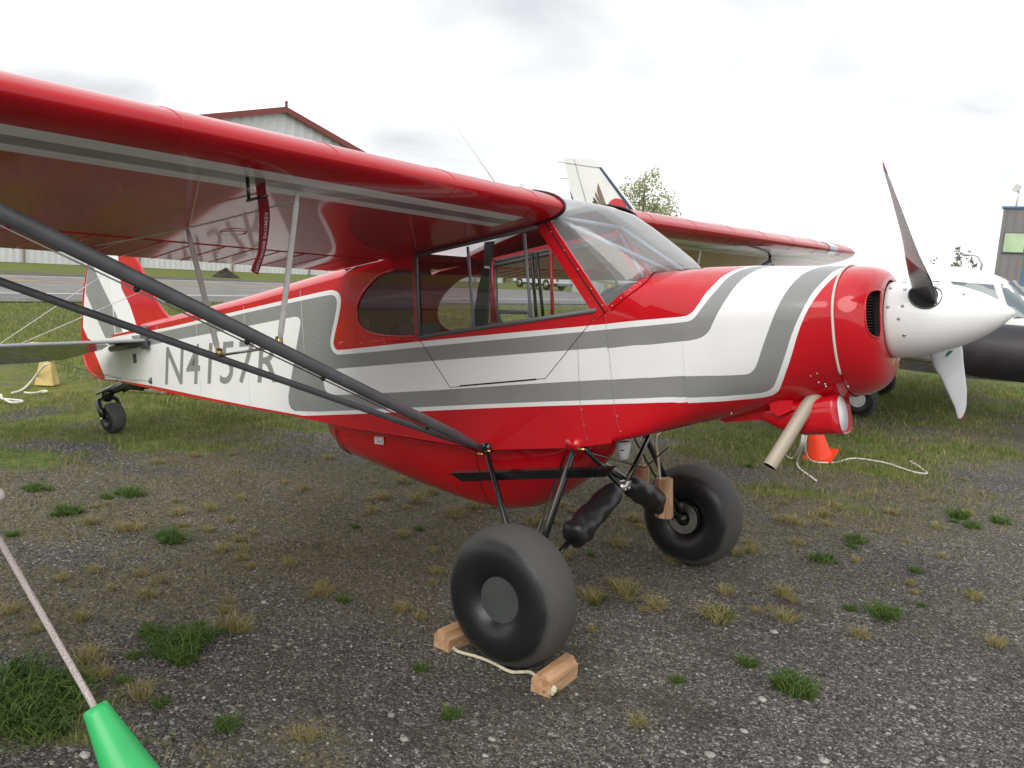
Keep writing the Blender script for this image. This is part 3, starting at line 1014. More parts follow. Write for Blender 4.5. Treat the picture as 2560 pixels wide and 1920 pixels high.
# windscreen base curve on the boot cowl
wsb_px = zK((0, 712), (100, 642), (200, 572), (300, 522), (400, 492))
wsb = [inv_front(p) for p in wsb_px]
phi0 = math.atan2(-.497 + .65, .345)
WSB = [(.19, phi0)] + [(float(a), float(b)) for a, b in wsb]
WSB = WSB + [(.455, 1.2), (.478, 1.57)]
WSB = [np.array(p) for p in WSB]
wsb_s = smooth_line(WSB, 2)
P0, P1 = -1.57, 1.57
dom_boot = [(.185, P0 * KP), (.585, P0 * KP), (.585, P1 * KP)] + [(p[0], p[1] * KP) for p in wsb_s[::-1]]
gx, gp = np.meshgrid(np.arange(.0, 1.2, .03), np.arange(-1.55, 1.56, .05))
gridf = np.stack([gx.ravel(), gp.ravel() * KP], -1)
gx, gp = np.meshgrid(np.arange(.2, .5, .03), np.arange(-1.06, -.78, .012))
gridf = np.concatenate([gridf, np.stack([gx.ravel(), gp.ravel() * KP], -1), [(.191, p * KP) for p in np.arange(-1.06, -.78, .01)]])


def front_mesh(name, dom, holes, grow, mats, regions, parent):
    V, F, mi = painted(dom, holes, regions, gridf, .03)
    for sgn in (1, -1):
        P = fsurf(V[:, 0], V[:, 1] / KP, grow) * [1, sgn, 1]
        e = 1e-3
        du = fsurf(V[:, 0] + e, V[:, 1] / KP, grow) - fsurf(V[:, 0] - e, V[:, 1] / KP, grow)
        dv = fsurf(V[:, 0], np.clip(V[:, 1] / KP + e, -1.569, 1.569), grow) - fsurf(V[:, 0], np.clip(V[:, 1] / KP - e, -1.569, 1.569), grow)
        nn = np.cross(du, dv); nn /= np.linalg.norm(nn, axis=1)[:, None] + 1e-12
        cen = np.stack([V[:, 0], 0 * V[:, 0], np.full(len(V), -.62)], -1)
        flip = ((fsurf(V[:, 0], V[:, 1] / KP, grow) - cen) * nn).sum(1) < 0
        nn[flip] *= -1
        nn = nn * [1, sgn, 1]
        ff = F[:, ::-1] if sgn == 1 else F
        # orient faces outward
        fn = np.cross(P[ff[:, 1]] - P[ff[:, 0]], P[ff[:, 2]] - P[ff[:, 0]])
        bad = (fn * nn[ff[:, 0]]).sum(1) < 0
        ff = ff.copy(); ff[bad] = ff[bad][:, ::-1]
        o = link_mesh(name, B(P), ff.tolist(), mats, parent, mi)
        nw = np.stack([CB * nn[:, 0] - SB * nn[:, 2], nn[:, 1], SB * nn[:, 0] + CB * nn[:, 2]], -1)
        try: o.data.normals_split_custom_set_from_vertices([tuple(v) for v in nw])
        except Exception as ex: print('normals', ex)
    return o


front_mesh('boot_cowl', dom_boot, [], 0.0, [RED, WHITE, GREY], [(frontW, 1), (frontG, 2), (frontM, 1)], plane)
dom_cowl = [(.578, P0 * KP), (1.2, P0 * KP), (1.2, P1 * KP), (.578, P1 * KP)]
front_mesh('engine_cowling', dom_cowl, [], 0.004, [RED, WHITE, GREY], [(frontW, 1), (frontG, 2), (frontM, 1)], plane)

FINM = pm('oily_aluminium', (.035, .032, .027), .5, metal=.5, var=.3, vscale=60)
# nose bowl with two cooling inlets
inlet = []
for t_ in np.linspace(0, 2 * np.pi, 28, endpoint=False):
    cs, sn = math.copysign(abs(math.cos(t_)) ** .55, math.cos(t_)), math.copysign(abs(math.sin(t_)) ** .55, math.sin(t_))
    vv = .735 + .195 * cs
    inlet.append((vv, np.interp(vv, [.54, .93], [.05, .10]) + np.interp(vv, [.54, .93], [.30, .52]) * sn))
KB = .22
inlet2 = [(a * KB, b * KP * .8) for a, b in inlet]
dom_b = [(0, P0 * KP * .8), (KB, P0 * KP * .8), (KB, P1 * KP * .8), (0, P1 * KP * .8)]
gv, gp = np.meshgrid(np.linspace(0.02, .98, 20), np.arange(-1.55, 1.56, .06))
V, F, mi = painted(dom_b, [inlet2], [], np.stack([gv.ravel() * KB, gp.ravel() * KP * .8], -1), .02)
for sgn in (1, -1):
    P = bowl(V[:, 0] / KB, V[:, 1] / KP / .8) * [1, sgn, 1]
    nb = link_mesh('nose_bowl', B(P), (F[:, ::-1] if sgn == 1 else F).tolist(), RED, plane)
    # inlet duct: walls running back into the cowl, blanked off in the dark
    ip = bowl(np.array([i[0] for i in inlet]), np.array([i[1] for i in inlet])) * [1, sgn, 1]
    m = MB()
    rings = [ip, ip + [-.03, -sgn * -.012, 0], ip + [-.16, 0, 0]]
    rings[1][:, 0] = ip[:, 0] - .012
    rings[2] = np.array([[1.12, q[1] * .95, q[2]] for q in ip])
    m.grid(np.array(rings), closed_v=True)
    m.add(rings[2], [tuple(range(len(ip)))])
    m.build('inlet_duct', MATT, plane, xf=B)
    c = ip.mean(0)
    m = MB()
    for k in range(16):   # cylinder cooling fins standing in the inlet
        z = c[2] - .085 + k * .0113
        m.lathe([(0, .030), (0, .052), (.0045, .052), (.0045, .030)], (c[0] - .060, c[1] - sgn * -.022, z), (0, 0, 1), 20)
    m.build('cylinder_fins', FINM, plane, xf=B)
    rim = np.concatenate([ip, ip[:1]])
    MB().tube(rim, .004, 6, cap=False).build('inlet_rim', RED, plane, xf=B)
# cream seal along the bowl seam
for sgn in (1, -1):
    ph = np.linspace(-.75, 1.5, 40)
    MB().tube(fsurf(np.full(40, 1.199), ph, .005) * [1, sgn, 1], .0055, 6).build('seam_tape', CREAM, plane, xf=B)
# dark ring behind the spinner
MB().lathe([(0, .06), (0, .152), (.02, .152)], (1.322, 0, LIPZ), (1, 0, 0), 40).build('spinner_backplate', MATT, plane, xf=B)

# spinner
SPX0, SPX1, SPR = 1.347, 1.778, .156
tt = np.linspace(0, 1, 26)
prof = [(SPX0 - .004, SPR - .012), (SPX0, SPR)] + [(SPX0 + (SPX1 - SPX0) * t, SPR * (1 - t ** 2.15) ** .78) for t in tt[1:-1]] + [(SPX1 - .0015, .008), (SPX1, .0005)]
spin = MB().lathe(prof, (0, 0, -.627), (1, 0, 0), 64).build('spinner', WHITE, plane, xf=B)


def spin_r(x):
    t = (x - SPX0) / (SPX1 - SPX0)
    return SPR * (1 - t ** 2.15) ** .78


PANG = R_(143)
m = MB()
for ang0 in (0, math.pi):
    for dx, da in ((.016, -.30), (.07, -.22), (.068, .30), (.055, .62), (.06, -.62), (.115, .30), (.27, -.2), (.07, 1.05), (.016, .30)):
        a = PANG + ang0 + da
        x = SPX0 + dx; r = spin_r(x)
        m.ball((x, r * math.cos(a), -.627 + r * math.sin(a)), .0072, 8)
o = m.build('spinner_screws', STEEL, spin, xf=B); o['kind'] = 'stuff'

# propeller: two twisted blades
PROPW = pm('prop_white', (0.78, 0.79, 0.80), 0.6, coat=0.0, var=0.04, spec=.12)
PROPT = pm('prop_tip_red', (0.45, 0.02, 0.03), 0.3, coat=0.4)
PROPD = pm('prop_cuff_grey', (0.06, 0.065, 0.065), 0.35, coat=0.3, var=0.15)
LOGOG = pm('decal_green', (0.03, 0.22, 0.10), 0.4)


def blade(ang):
    er = np.array([0, math.cos(ang), math.sin(ang)])
    et = np.cross([1, 0, 0], er)
    N = 30
    secs, mis = [], []
    for i in range(N):
        t = i / (N - 1)
        r = .10 + .73 * t
        ch = np.interp(t, [0, .12, .3, .55, .8, .93, 1], [.09, .13, .15, .13, .10, .078, .02])
        beta = R_(np.interp(t, [0, .2, .5, 1], [54, 45, 31, 24]))
        th = np.interp(t, [0, .15, .4, 1], [.052, .03, .014, .005])
        c = math.cos(beta) * et + math.sin(beta) * np.array([1, 0, 0])
        n = np.cross(er, c)
        sweep = np.interp(t, [0, .4, .8, 1], [0, .012, .0, -.028])
        ctr = np.array([1.492, 0, -.627]) + er * r + c * sweep
        u = np.linspace(0, 2 * np.pi, 14, endpoint=False)
        secs.append(ctr + np.outer(np.cos(u) * ch / 2, c) + np.outer(np.sin(u) * th / 2 * (1 - .35 * np.cos(u)), n))
    m = MB()
    m.grid(np.array(secs), closed_v=True)
    m.add(secs[-1], [tuple(range(14))])
    F = m.F
    for k in range(len(F)):
        i = k // 14; t = i / (N - 1); j = k % 14
        m.M[k] = 2 if t > .94 else (1 if (t < .34 and (j >= 7)) else 0)
    b = m.build('propeller_blade', [PROPW, PROPD, PROPT], plane, xf=B)
    # black cap painted as the shade in the blade opening; nothing is cut
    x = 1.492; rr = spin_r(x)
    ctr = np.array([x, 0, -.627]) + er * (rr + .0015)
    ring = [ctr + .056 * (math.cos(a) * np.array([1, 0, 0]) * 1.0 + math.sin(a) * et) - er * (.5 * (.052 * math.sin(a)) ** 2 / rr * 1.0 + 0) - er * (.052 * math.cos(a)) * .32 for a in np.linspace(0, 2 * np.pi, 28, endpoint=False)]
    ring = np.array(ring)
    MB().add(np.concatenate([ring, [ctr + er * .010]]), [(i, (i + 1) % 28, 28) for i in range(28)]).build('cutout_shade', MATT, spin, xf=B)
    MB().tube(np.concatenate([ring, ring[:1]]), .0035, 6, cap=False).build('cutout_rim', PROPD, spin, xf=B)
    return b


blade(PANG)
lower = blade(PANG + math.pi - R_(-4))
# small green leaf mark near the root of the lower blade
er_ = np.array([0, math.cos(PANG + math.pi + R_(4)), math.sin(PANG + math.pi + R_(4))])
et_ = np.cross([1, 0, 0], er_)
c_ = math.cos(R_(44)) * et_ + math.sin(R_(44)) * np.array([1, 0, 0])
n_ = np.cross(er_, c_)
o_ = np.array([1.492, 0, -.627]) + er_ * .26
if n_ @ (CAMB - o_) < 0: n_ = -n_
o_ = o_ + n_ * .0165
leaf = []
for p in zN((1733, 1338), (1740, 1312), (1752, 1298), (1778, 1290), (1768, 1306), (1754, 1318)):
    d_ = rayb(*p)
    leaf.append(CAMB + d_ * ((o_ - CAMB) @ n_) / (d_ @ n_))
MB().add(leaf, [tuple(range(len(leaf)))]).build('leaf_mark', LOGOG, lower, xf=B, smooth=False)

# ---- bottom, turtle deck, roof
m = MB()
xs = np.concatenate([np.linspace(-4.95, .19, 30)])
m.grid(np.array([[(x, s * float(hw(x)), float(zlow(x))) for s in np.linspace(-1, 1, 5)] for x in xs]))
m.build('fuselage_bottom', RED, plane, xf=B)
m = MB()
rows = []
for x in np.linspace(-4.42, -1.5, 40):
    w_, zu = float(hw(x)), float(zup(x)); zr = float(np.interp(x, RIDGE[:, 0], RIDGE[:, 1]))
    rows.append([(x, -w_ * math.cos(a), zu + (zr - zu) * math.sin(a) ** .9) for a in np.linspace(0, np.pi, 9)])
m.grid(np.array(rows))
m.build('turtle_deck', RED, plane, xf=B)
MB().grid(np.array([[(x, -float(hw(x)) * k, float(zup(x)) + .012 * (1 - k * k)) for k in (-1, -.5, 0, .5, 1)] for x in np.linspace(-4.95, -4.4, 6)])).build('tail_deck', WHITE, plane, xf=B)
INC = R_(4.9)
XC = np.array([0, .0006, .002, .0045, .008, .0125, .018, .025, .045, .07, .11, .153, .19, .25, .32, .40, .50, .60, .68, .75, .82, .90, 1.0])
AU = np.interp(XC, [0, .0125, .025, .05, .10, .15, .20, .30, .40, .50, .60, .70, .80, .90, 1], [0, .022, .033, .049, .070, .082, .089, .092, .087, .078, .066, .051, .035, .018, 0.002])
_n = XC < .0125
AU[_n] = .022 * np.sqrt(XC[_n] / .0125)
AL = -np.interp(XC, [0, .005, .0125, .025, .05, .10, .15, .20, .30, .40, .50, .60, .70, .80, .90, 1], [0, .009, .014, .019, .024, .027, .027, .026, .024, .021, .018, .015, .012, .008, .004, 0.0])
AL[_n] = -.014 * np.sqrt(XC[_n] / .0125)
CH = 1.6


def wpt(u, zc, y, sc=1.0, x0=0.0):
    x = -u * CH * sc + x0; z = zc * CH * sc
    return np.array([x * math.cos(INC) + z * math.sin(INC), y, z * math.cos(INC) + x * math.sin(INC) + .016 * (abs(y) - .345)])


def wlow(u, y): return wpt(u, np.interp(u, XC, AL), y)
def wupp(u, y): return wpt(u, np.interp(u, XC, AU), y)


m = MB()
m.grid(np.array([[wupp(u, 0) * [1, 0, 1] + np.array([0, y, .004 - .02 * (abs(y) / .345) ** 2]) for y in np.linspace(-.36, .36, 9)] for u in np.linspace(.145, 1.0, 16)]))
m.build('skylight', SKYL, plane, xf=B)
m = MB()
m.grid(np.array([[wlow(u, 0) * [1, 0, 1] + np.array([0, y, .012]) for y in np.linspace(-.345, .345, 5)] for u in np.linspace(.62, 1.0, 6)]))
m.build('cabin_ceiling', RED, plane, xf=B)

# ---- windows
def pane(name, poly, mat, dy=-.0):
    for s in (1, -1):
        P = np.array([(x, -(float(hw(x)) - .004), z) for x, z in poly]) * [1, s, 1]
        link_mesh(name, B(P), [tuple(range(len(P)))], mat, plane, smooth=False)


pane('door_window', DOORWIN, GLASS)
pane('rear_window', DWIN, DGLASS)
for s in (1, -1):
    P = np.array([(x, -.347, z) for x, z in DOORWIN]) * [1, s, 1]
    m = MB()
    for i in (0, 1, 3):
        m.tube(np.array([P[i], P[(i + 1) % 4]]), .011, 6)
    m.build('window_frame', WINFRM, plane, xf=B)
    P2 = np.array([(x, -(float(hw(x)) + .001), z) for x, z in DWIN]) * [1, s, 1]
    MB().tube(P2[:-1], .006, 6, cap=False).build('rear_window_trim', RED, plane, xf=B)
    # sliding-window rails
    a = .33 * s
    for q0, q1 in ((zA((908, 655))[0], zA((945, 1150))[0]), (zA((1255, 575))[0], zA((1297, 1105))[0])):
        if s == 1:
            MB().tube([ony(*q0, -.335), ony(*q1, -.335)], .008, 8).build('window_rail', TUBEG, plane, xf=B)
    # red windscreen post with dark rubber line
    A0, A1 = np.array([-.13, -.349, -.045]), np.array([.185, -.349, -.515])
    d = A1 - A0; nrm = np.array([d[2], 0, -d[0]]); nrm /= np.linalg.norm(nrm)
    for w0, w1, mat, nm, yy in ((-.047, .005, RED, 'windscreen_post', 0), (.007, .031, RED, 'door_post', .002)):
        poly = [A0 + nrm * -w1 - [0, yy, 0], A1 + nrm * -w1 - [0, yy, 0], A1 + nrm * -w0 - [0, yy, 0], A0 + nrm * -w0 - [0, yy, 0]]
        MB().prism(np.array(poly) * [1, s, 1], (0, .012 * s, 0)).build(nm, mat, plane, xf=B, smooth=False)
    MB().tube(np.array([A0 - nrm * .006, A1 - nrm * .006]) * [1, s, 1] + [0, -.001 * s, 0], .004, 6).build('post_seal', MATT, plane, xf=B)

# windscreen: loft between its two side edges over a bulged centre line
Mprof = np.array([(-.22, .098), (-.10, .078), (.0, .045), (.10, .0), (.20, -.075), (.32, -.175), (.41, -.255), (.478, -.333)])
tm = np.linspace(0, 1, len(Mprof))
NT, NS = 22, 25
base_pts = np.array([fsurf(p[0], p[1]) for p in wsb_s])
rows = []
for i in range(NT):
    t = i / (NT - 1)
    mc = np.array([np.interp(t, tm, Mprof[:, 0]), 0, np.interp(t, tm, Mprof[:, 1])])
    e = np.array([-.10, -.345, -.047]) * (1 - t) + np.array([.19, -.345, -.497]) * t
    half = []
    for k in range(NS // 2 + 1):
        a = (k / (NS // 2)) * np.pi / 2
        q = math.sin(a) ** .75; w = math.cos(a) ** .62
        p = np.array([e[0] + (mc[0] - e[0]) * q, -.345 * w, e[2] + (mc[2] - e[2]) * q])
        half.append(p)
    if i == NT - 1:      # seat the last row on the base flange
        L = np.linspace(0, 1, len(base_pts)); K = np.linspace(0, 1, NS // 2 + 1)
        half = [np.array([np.interp(k, L, base_pts[:, j]) for j in range(3)]) for k in K]
    rows.append(half + [h * [1, -1, 1] for h in half[-2::-1]])
R = np.array(rows)
MB().grid(R).build('windscreen', WSGLASS, plane, xf=B)
# base flange strip with rivets
fl = np.array([fsurf(p[0], p[1], .006) for p in wsb_s]); fl2 = np.array([fsurf(p[0] + .028, p[1] - .035, .006) for p in wsb_s])
riv = MB()
for s in (1, -1):
    MB().grid(np.array([fl * [1, s, 1], fl2 * [1, s, 1]])).build('windscreen_flange', RED, plane, xf=B)
    mid = np.array([fsurf(p[0] + .017, p[1] - .02, .007) for p in wsb_s])
    dist = np.concatenate([[0], np.cumsum(np.linalg.norm(np.diff(mid, axis=0), axis=1))])
    for dd in np.arange(.03, dist[-1], .055):
        riv.ball([np.interp(dd, dist, mid[:, j]) * (s if j == 1 else 1) for j in range(3)], .0045, 6)
    # side-panel fasteners
    for (a, b) in zA((1615, 1192), (1580, 1285), (1583, 1380), (1590, 1475), (1600, 1565), (1762, 1185), (1765, 1245), (1768, 1290), (1780, 1393), (1795, 1492), (1807, 1600), (1680, 1110), (1755, 1082)):
        p = side(a, b); riv.ball((p[0], -s * .3455, p[2]), .0032, 6)
    for (a, b) in zL((1610, 182), (1622, 272), (1640, 360), (1826, 222), (1848, 315)):
        p = side(a, b); riv.ball((p[0], -s * .3455, p[2]), .0035, 6)
    for (a, b) in zA((1425, 565), (1505, 677), (1588, 795), (1672, 915), (1740, 1015)):
        p = side(a, b); riv.ball((p[0], -s * .352, p[2]), .004, 6)
    for (a, b) in z11((-400, 1320), (0, 1325), (400, 1315), (820, 1310), (1275, 1300)):
        p = side(a, b); riv.ball((p[0], -s * (float(hw(p[0])) + .0005), p[2]), .0045, 6)
o = riv.build('rivets', STEEL, plane, xf=B); o['kind'] = 'stuff'

# windscreen inner V tubes and cabin frame
for s in (-1, 1):
    MB().tube([(-.09, .33 * s, -.03), (.40, .09 * s, -.335)], .011, 8).build('brace_tube', PALEB, plane, xf=B)
MB().tube([(-.09, -.34, -.03), (-.09, .34, -.03)], .011, 8).build('roof_tube', PALEB, plane, xf=B)
for x in (-.09, -.55, -1.0):
    MB().tube([(x, .325, -.06 - .04 * abs(x)), (x + (.25 if x > -.2 else -.02), .325, -.56)], .011, 8).build('cabin_tube', TUBEG if x > -.2 else RED, plane, xf=B)
MB().tube([(-.1, .33, -.09), (-1.1, .33, -.15)], .012, 8).build('cabin_rail', WINFRM, plane, xf=B)
# instrument panel and black glare shield
m = MB()
m.grid(np.array([[(x, .31 * math.cos(a), -.50 + .135 * math.sin(a) ** .7 * k) for a in np.linspace(np.pi, 0, 15)] for x, k in ((.12, .95), (.16, 1.0), (.30, 1.05), (.42, 1.0))]))
m.add([(.13, .31 * math.cos(a), -.50 + .13 * math.sin(a) ** .7) for a in np.linspace(np.pi, 0, 15)] + [(.13, .31, -.75), (.13, -.31, -.75)], [tuple(range(17))])
m.build('instrument_panel', MATT, plane, xf=B)
# cabin floor, two seats, harness, stick
MB().box((-.6, 0, -1.06), (1.6, .66, .02)).build('cabin_floor', MATT, plane, xf=B)
for k, x in enumerate((-.42, -1.12)):
    m = MB()
    m.box((x + .05, 0, -.82), (.42, .40, .10))
    m.box((x - .22, 0, -.66 if k == 0 else -.62), (.08, .36, .30), Matrix.Rotation(-.18, 3, 'Y'))
    m.build('seat', LEATHER, plane, xf=B, smooth=False)
hp = [ony(1050 + a * .1808, 560 + b * .1808, .02) for a, b in ((890, 250), (1000, 235), (985, 380), (955, 600), (950, 900), (910, 1400), (735, 1420), (755, 1180), (800, 880), (875, 600), (880, 400))]
MB().prism(hp, (0, .02, 0)).build('shoulder_harness', LEATHER, plane, xf=B, smooth=False)
hb = [ony(1050 + a * .1808, 560 + b * .1808, .018) for a, b in ((890, 580), (957, 585), (955, 615), (890, 610))]
MB().prism(hb, (0, .004, 0)).build('harness_tag', OFFW, plane, xf=B, smooth=False)
MB().tube([ony(1228, 650, .2), ony(1240, 812, .2)], .011, 8).build('seat_post', RED, plane, xf=B)
for q0, q1 in (((1329, 632), (1341, 795)), ((1341, 632), (1358, 792))):
    MB().tube([ony(*q0, .31), ony(*q1, .31)], .010, 8).build('door_tube', BLACK, plane, xf=B)
sf = [ony(1050 + a * .1808, 560 + b * .1808, -.05) for a, b in ((1120, 1400), (1075, 1215), (1500, 1215), (1560, 1320))]
MB().tube(sf, .013, 8).build('seat_back_frame', TUBEG, plane, xf=B)

# door seam, latch and lower longeron lines
def surf_line(pxs, name, r=.0016, mat=SEAM, off=.0006):
    for s in (1, -1):
        P = np.array([side(*p) for p in pxs]); P[:, 1] = -(hw(P[:, 0]) + off); P = P * [1, s, 1]
        MB().tube(P, r, 5).build(name, mat, plane, xf=B)


surf_line(zA((605, 1215), (800, 1520)), 'door_seam')
surf_line(zA((1385, 1465), (1710, 1062)), 'door_seam')
surf_line(zA((800, 1520), (1385, 1465)), 'door_seam')
surf_line(zA((860, 1511), (1330, 1470)), 'door_slot', .004, MATT)
surf_line(zA((1580, 1200), (1600, 1650)) + zL((1640, 390)), 'panel_seam', .0009, WINFRM)
surf_line(zA((1755, 1100), (1810, 1655)) + zL((1850, 350)), 'panel_seam', .0008, WINFRM)
surf_line(z11((0, 1298), (700, 1278), (1380, 1268)), 'longeron_line', .004, RED, -.001)

for xs_l in (-2.05, -2.75, -3.45, -4.1):
    for s in (1, -1):
        MB().tube([(xs_l, -s * (float(hw(xs_l)) + .0002), z) for z in (float(zlow(xs_l)) + .01, float(zup(xs_l)) - .01)], .0009, 5).build('former_tape', OFFW, plane, xf=B)
# ---- registration letters
def text_mesh(body, bold=0.0, shear=0.0, spacing=1.0):
    c = bpy.data.curves.new('lettering', 'FONT')
    c.body = body
    c.offset = bold
    c.shear = shear
    c.space_character = spacing
    c.resolution_u = 4
    ob = bpy.data.objects.new('lettering_tmp', c)
    COL.objects.link(ob)
    dg = bpy.context.evaluated_depsgraph_get()
    me = ob.evaluated_get(dg).to_mesh()
    V = np.array([v.co[:] for v in me.vertices]); F = [tuple(p.vertices) for p in me.polygons]
    ob.evaluated_get(dg).to_mesh_clear()
    bpy.data.objects.remove(ob); bpy.data.curves.remove(c)
    return V, F


tv, tf = text_mesh('N4157R', .006, .22, 1.10)
tb0, tb1 = np.array(side(413, 963)), np.array(side(694, 957))
th_ = side(421, 866)[2] - tb0[2]
u = (tv[:, 0] - tv[:, 0].min()) / (tv[:, 0].max() - tv[:, 0].min())
v = (tv[:, 1] - tv[:, 1].min()) / (tv[:, 1].max() - tv[:, 1].min())
for s in (1, -1):
    uu = u if s == 1 else 1 - u
    X = tb0[0] + (tb1[0] - tb0[0]) * uu; Z = tb0[2] + (tb1[2] - tb0[2]) * uu + th_ * v
    link_mesh('registration_letters', B(np.stack([X, -s * (hw(X) + .0012), Z], -1)), tf, GREY, plane, smooth=False)

# ---- wings
LENS = pm('lens_grey', (0.20, 0.24, 0.28), 0.12, coat=0.8)
SEAL = pm('black_rubber_seal', (0.015, 0.017, 0.022), 0.5)
YROOT, YTIP = .352, 5.22


def wing_sc(y):
    k = np.clip((abs(y) - 4.45) / (YTIP - 4.45), 0, 1)
    return math.sqrt(max(0.0, 1 - .985 * k ** 2.3))


def wing(s):
    ribs = np.concatenate([np.arange(YROOT, 4.46, .17), [4.53, 4.64, 4.75, 4.86, 4.95, 5.03, 5.10, 5.15, 5.19, 5.21, 5.218]])
    keep = XC <= .751
    ul = XC[keep]
    m = MB()
    rows = []
    for i, y in enumerate(ribs):
        sc = wing_sc(y); x0 = -(1 - sc) * CH * .42
        tip = y > 4.5
        up = [wpt(q, AU[np.searchsorted(XC, q)], y * s, sc, x0) for q in (ul if not tip else XC)][::-1]
        lo = [wpt(q, AL[np.searchsorted(XC, q)], y * s, sc, x0) for q in (ul if not tip else XC)][1:]
        if not tip: rows.append(up + lo)
        else: rows.append(('t', up + lo))
    main = [r for r in rows if not isinstance(r, tuple)]
    tips = [r[1] for r in rows if isinstance(r, tuple)]
    # an extra full-chord section where the main panel meets the tip bow
    ye = ribs[len(main) - 1]
    P = np.array(main)
    nu = len(ul)
    idx0 = m.n
    m.grid(P if s == 1 else P[:, ::-1])
    nv = P.shape[1]
    for k in range((len(main) - 1) * (nv - 1)):
        j = k % (nv - 1)
        if s == -1: j = nv - 2 - j
        if j >= nu - 1:
            q = ul[j - (nu - 1)] + 1e-6
            if .07 < q < .19 and k // (nv - 1) >= 1:
                m.M[idx0 + k] = 2 if .11 < q < .153 else 1
    # rear face of the fixed panel
    m.add(np.concatenate([P[:, 0], P[:, -1]]), [(i, i + 1, i + 1 + len(main), i + len(main)) for i in range(len(main) - 1)])
    first = [wpt(q, AU[np.searchsorted(XC, q)], ye * s) for q in XC][::-1] + [wpt(q, AL[np.searchsorted(XC, q)], ye * s) for q in XC][1:]
    T = np.array([first] + tips)
    m.grid(T if s == 1 else T[:, ::-1])
    m.add(T[0], [tuple(range(T.shape[1]))])
    o = m.build('wing', [FABRIC, WHITE, GREY], plane, xf=B)
    try: o.data.set_sharp_from_angle(angle=R_(35))
    except Exception: pass

    # flap and aileron: separate surfaces behind a narrow gap
    def surface(name, ya, yb, droop, nrib):
        mm = MB()
        q = np.array([.765, .80, .85, .90, .95, 1.0])
        rws = []
        hinge = None
        for y in np.linspace(ya, yb, 12):
            a = np.array([wpt(k, np.interp(k, XC, AU) + .001, y * s) for k in q][::-1] + [wpt(.757, (np.interp(.757, XC, AU) + np.interp(.757, XC, AL)) / 2, y * s)] + [wpt(k, np.interp(k, XC, AL) - .001, y * s) for k in q])
            h = wpt(.76, 0, y * s)
            d = a - h
            cdp, sdp = math.cos(droop), math.sin(droop)
            a = h + np.stack([d[:, 0] * cdp - d[:, 2] * sdp * 1, d[:, 1], d[:, 0] * sdp + d[:, 2] * cdp], -1)
            rws.append(a)
        Rw = np.array(rws)
        mm.grid(Rw if s == 1 else Rw[:, ::-1])
        mm.add(Rw[0], [tuple(range(Rw.shape[1]))]); mm.add(Rw[-1], [tuple(range(Rw.shape[1]))])
        fo = mm.build(name, FABRIC, plane, xf=B)
        try: fo.data.set_sharp_from_angle(angle=R_(30))
        except Exception: pass
        for y in np.linspace(ya + .06, yb - .06, nrib):
            t = (y - ya) / (yb - ya) * 11; i = min(10, int(t)); f = t - i
            sec = Rw[i] * (1 - f) + Rw[i + 1] * f
            low = sec[7:]
            MB().tube(low + [0, 0, -.0008], .0035, 6, flat=.6).build('rib', RED, fo, xf=B)
    surface('flap', .40, 2.35, R_(.6), 13)
    surface('aileron', 2.37, 4.42, R_(0), 12)
    # dark butt seal round the root rib
    ru = [wpt(q, AU[i] + .002, (YROOT - .002) * s) for i, q in enumerate(XC) if q < .5][::-1] + [wpt(q, AL[i] - .002, (YROOT - .002) * s) for i, q in enumerate(XC) if 0 < q < .12]
    MB().tube(np.array(ru) + [.003, 0, 0], .006, 6).build('root_seal', SEAL, plane, xf=B)
    # leading-edge lap joints
    for y in (.56, 1.12, 1.72, 2.3, 2.9, 3.5, 4.2):
        ru = [wpt(q, AU[i] + .0006, y * s) for i, q in enumerate(XC) if q < .3][::-1] + [wpt(q, AL[i] - .0006, y * s) for i, q in enumerate(XC) if 0 < q < .07]
        MB().tube(np.array(ru), .0009, 5).build('skin_joint', RED, o, xf=B)
    # landing-light panel let into the leading edge
    yy = np.linspace(3.82, 4.04, 4)
    g = np.array([[wpt(q, AU[i] + .002, y * s) for i, q in enumerate(XC) if q < .2][::-1] + [wpt(q, AL[i] - .002, y * s) for i, q in enumerate(XC) if 0 < q < .04] for y in yy]) + [.002, 0, 0]
    MB().grid(g if s == 1 else g[:, ::-1]).build('landing_light_lens', LENS, o, xf=B)
    # inspection rings
    for (uq, y) in ((.585, 1.52),):
        c = wlow(uq, y * s)
        MB().tube([c + np.array([.055 * math.cos(a), .055 * math.sin(a), -.002]) for a in np.linspace(0, 2 * np.pi, 25)], .002, 5, cap=False).build('inspection_ring', RED, o, xf=B)
    return o


wing(-1)
wing(1)

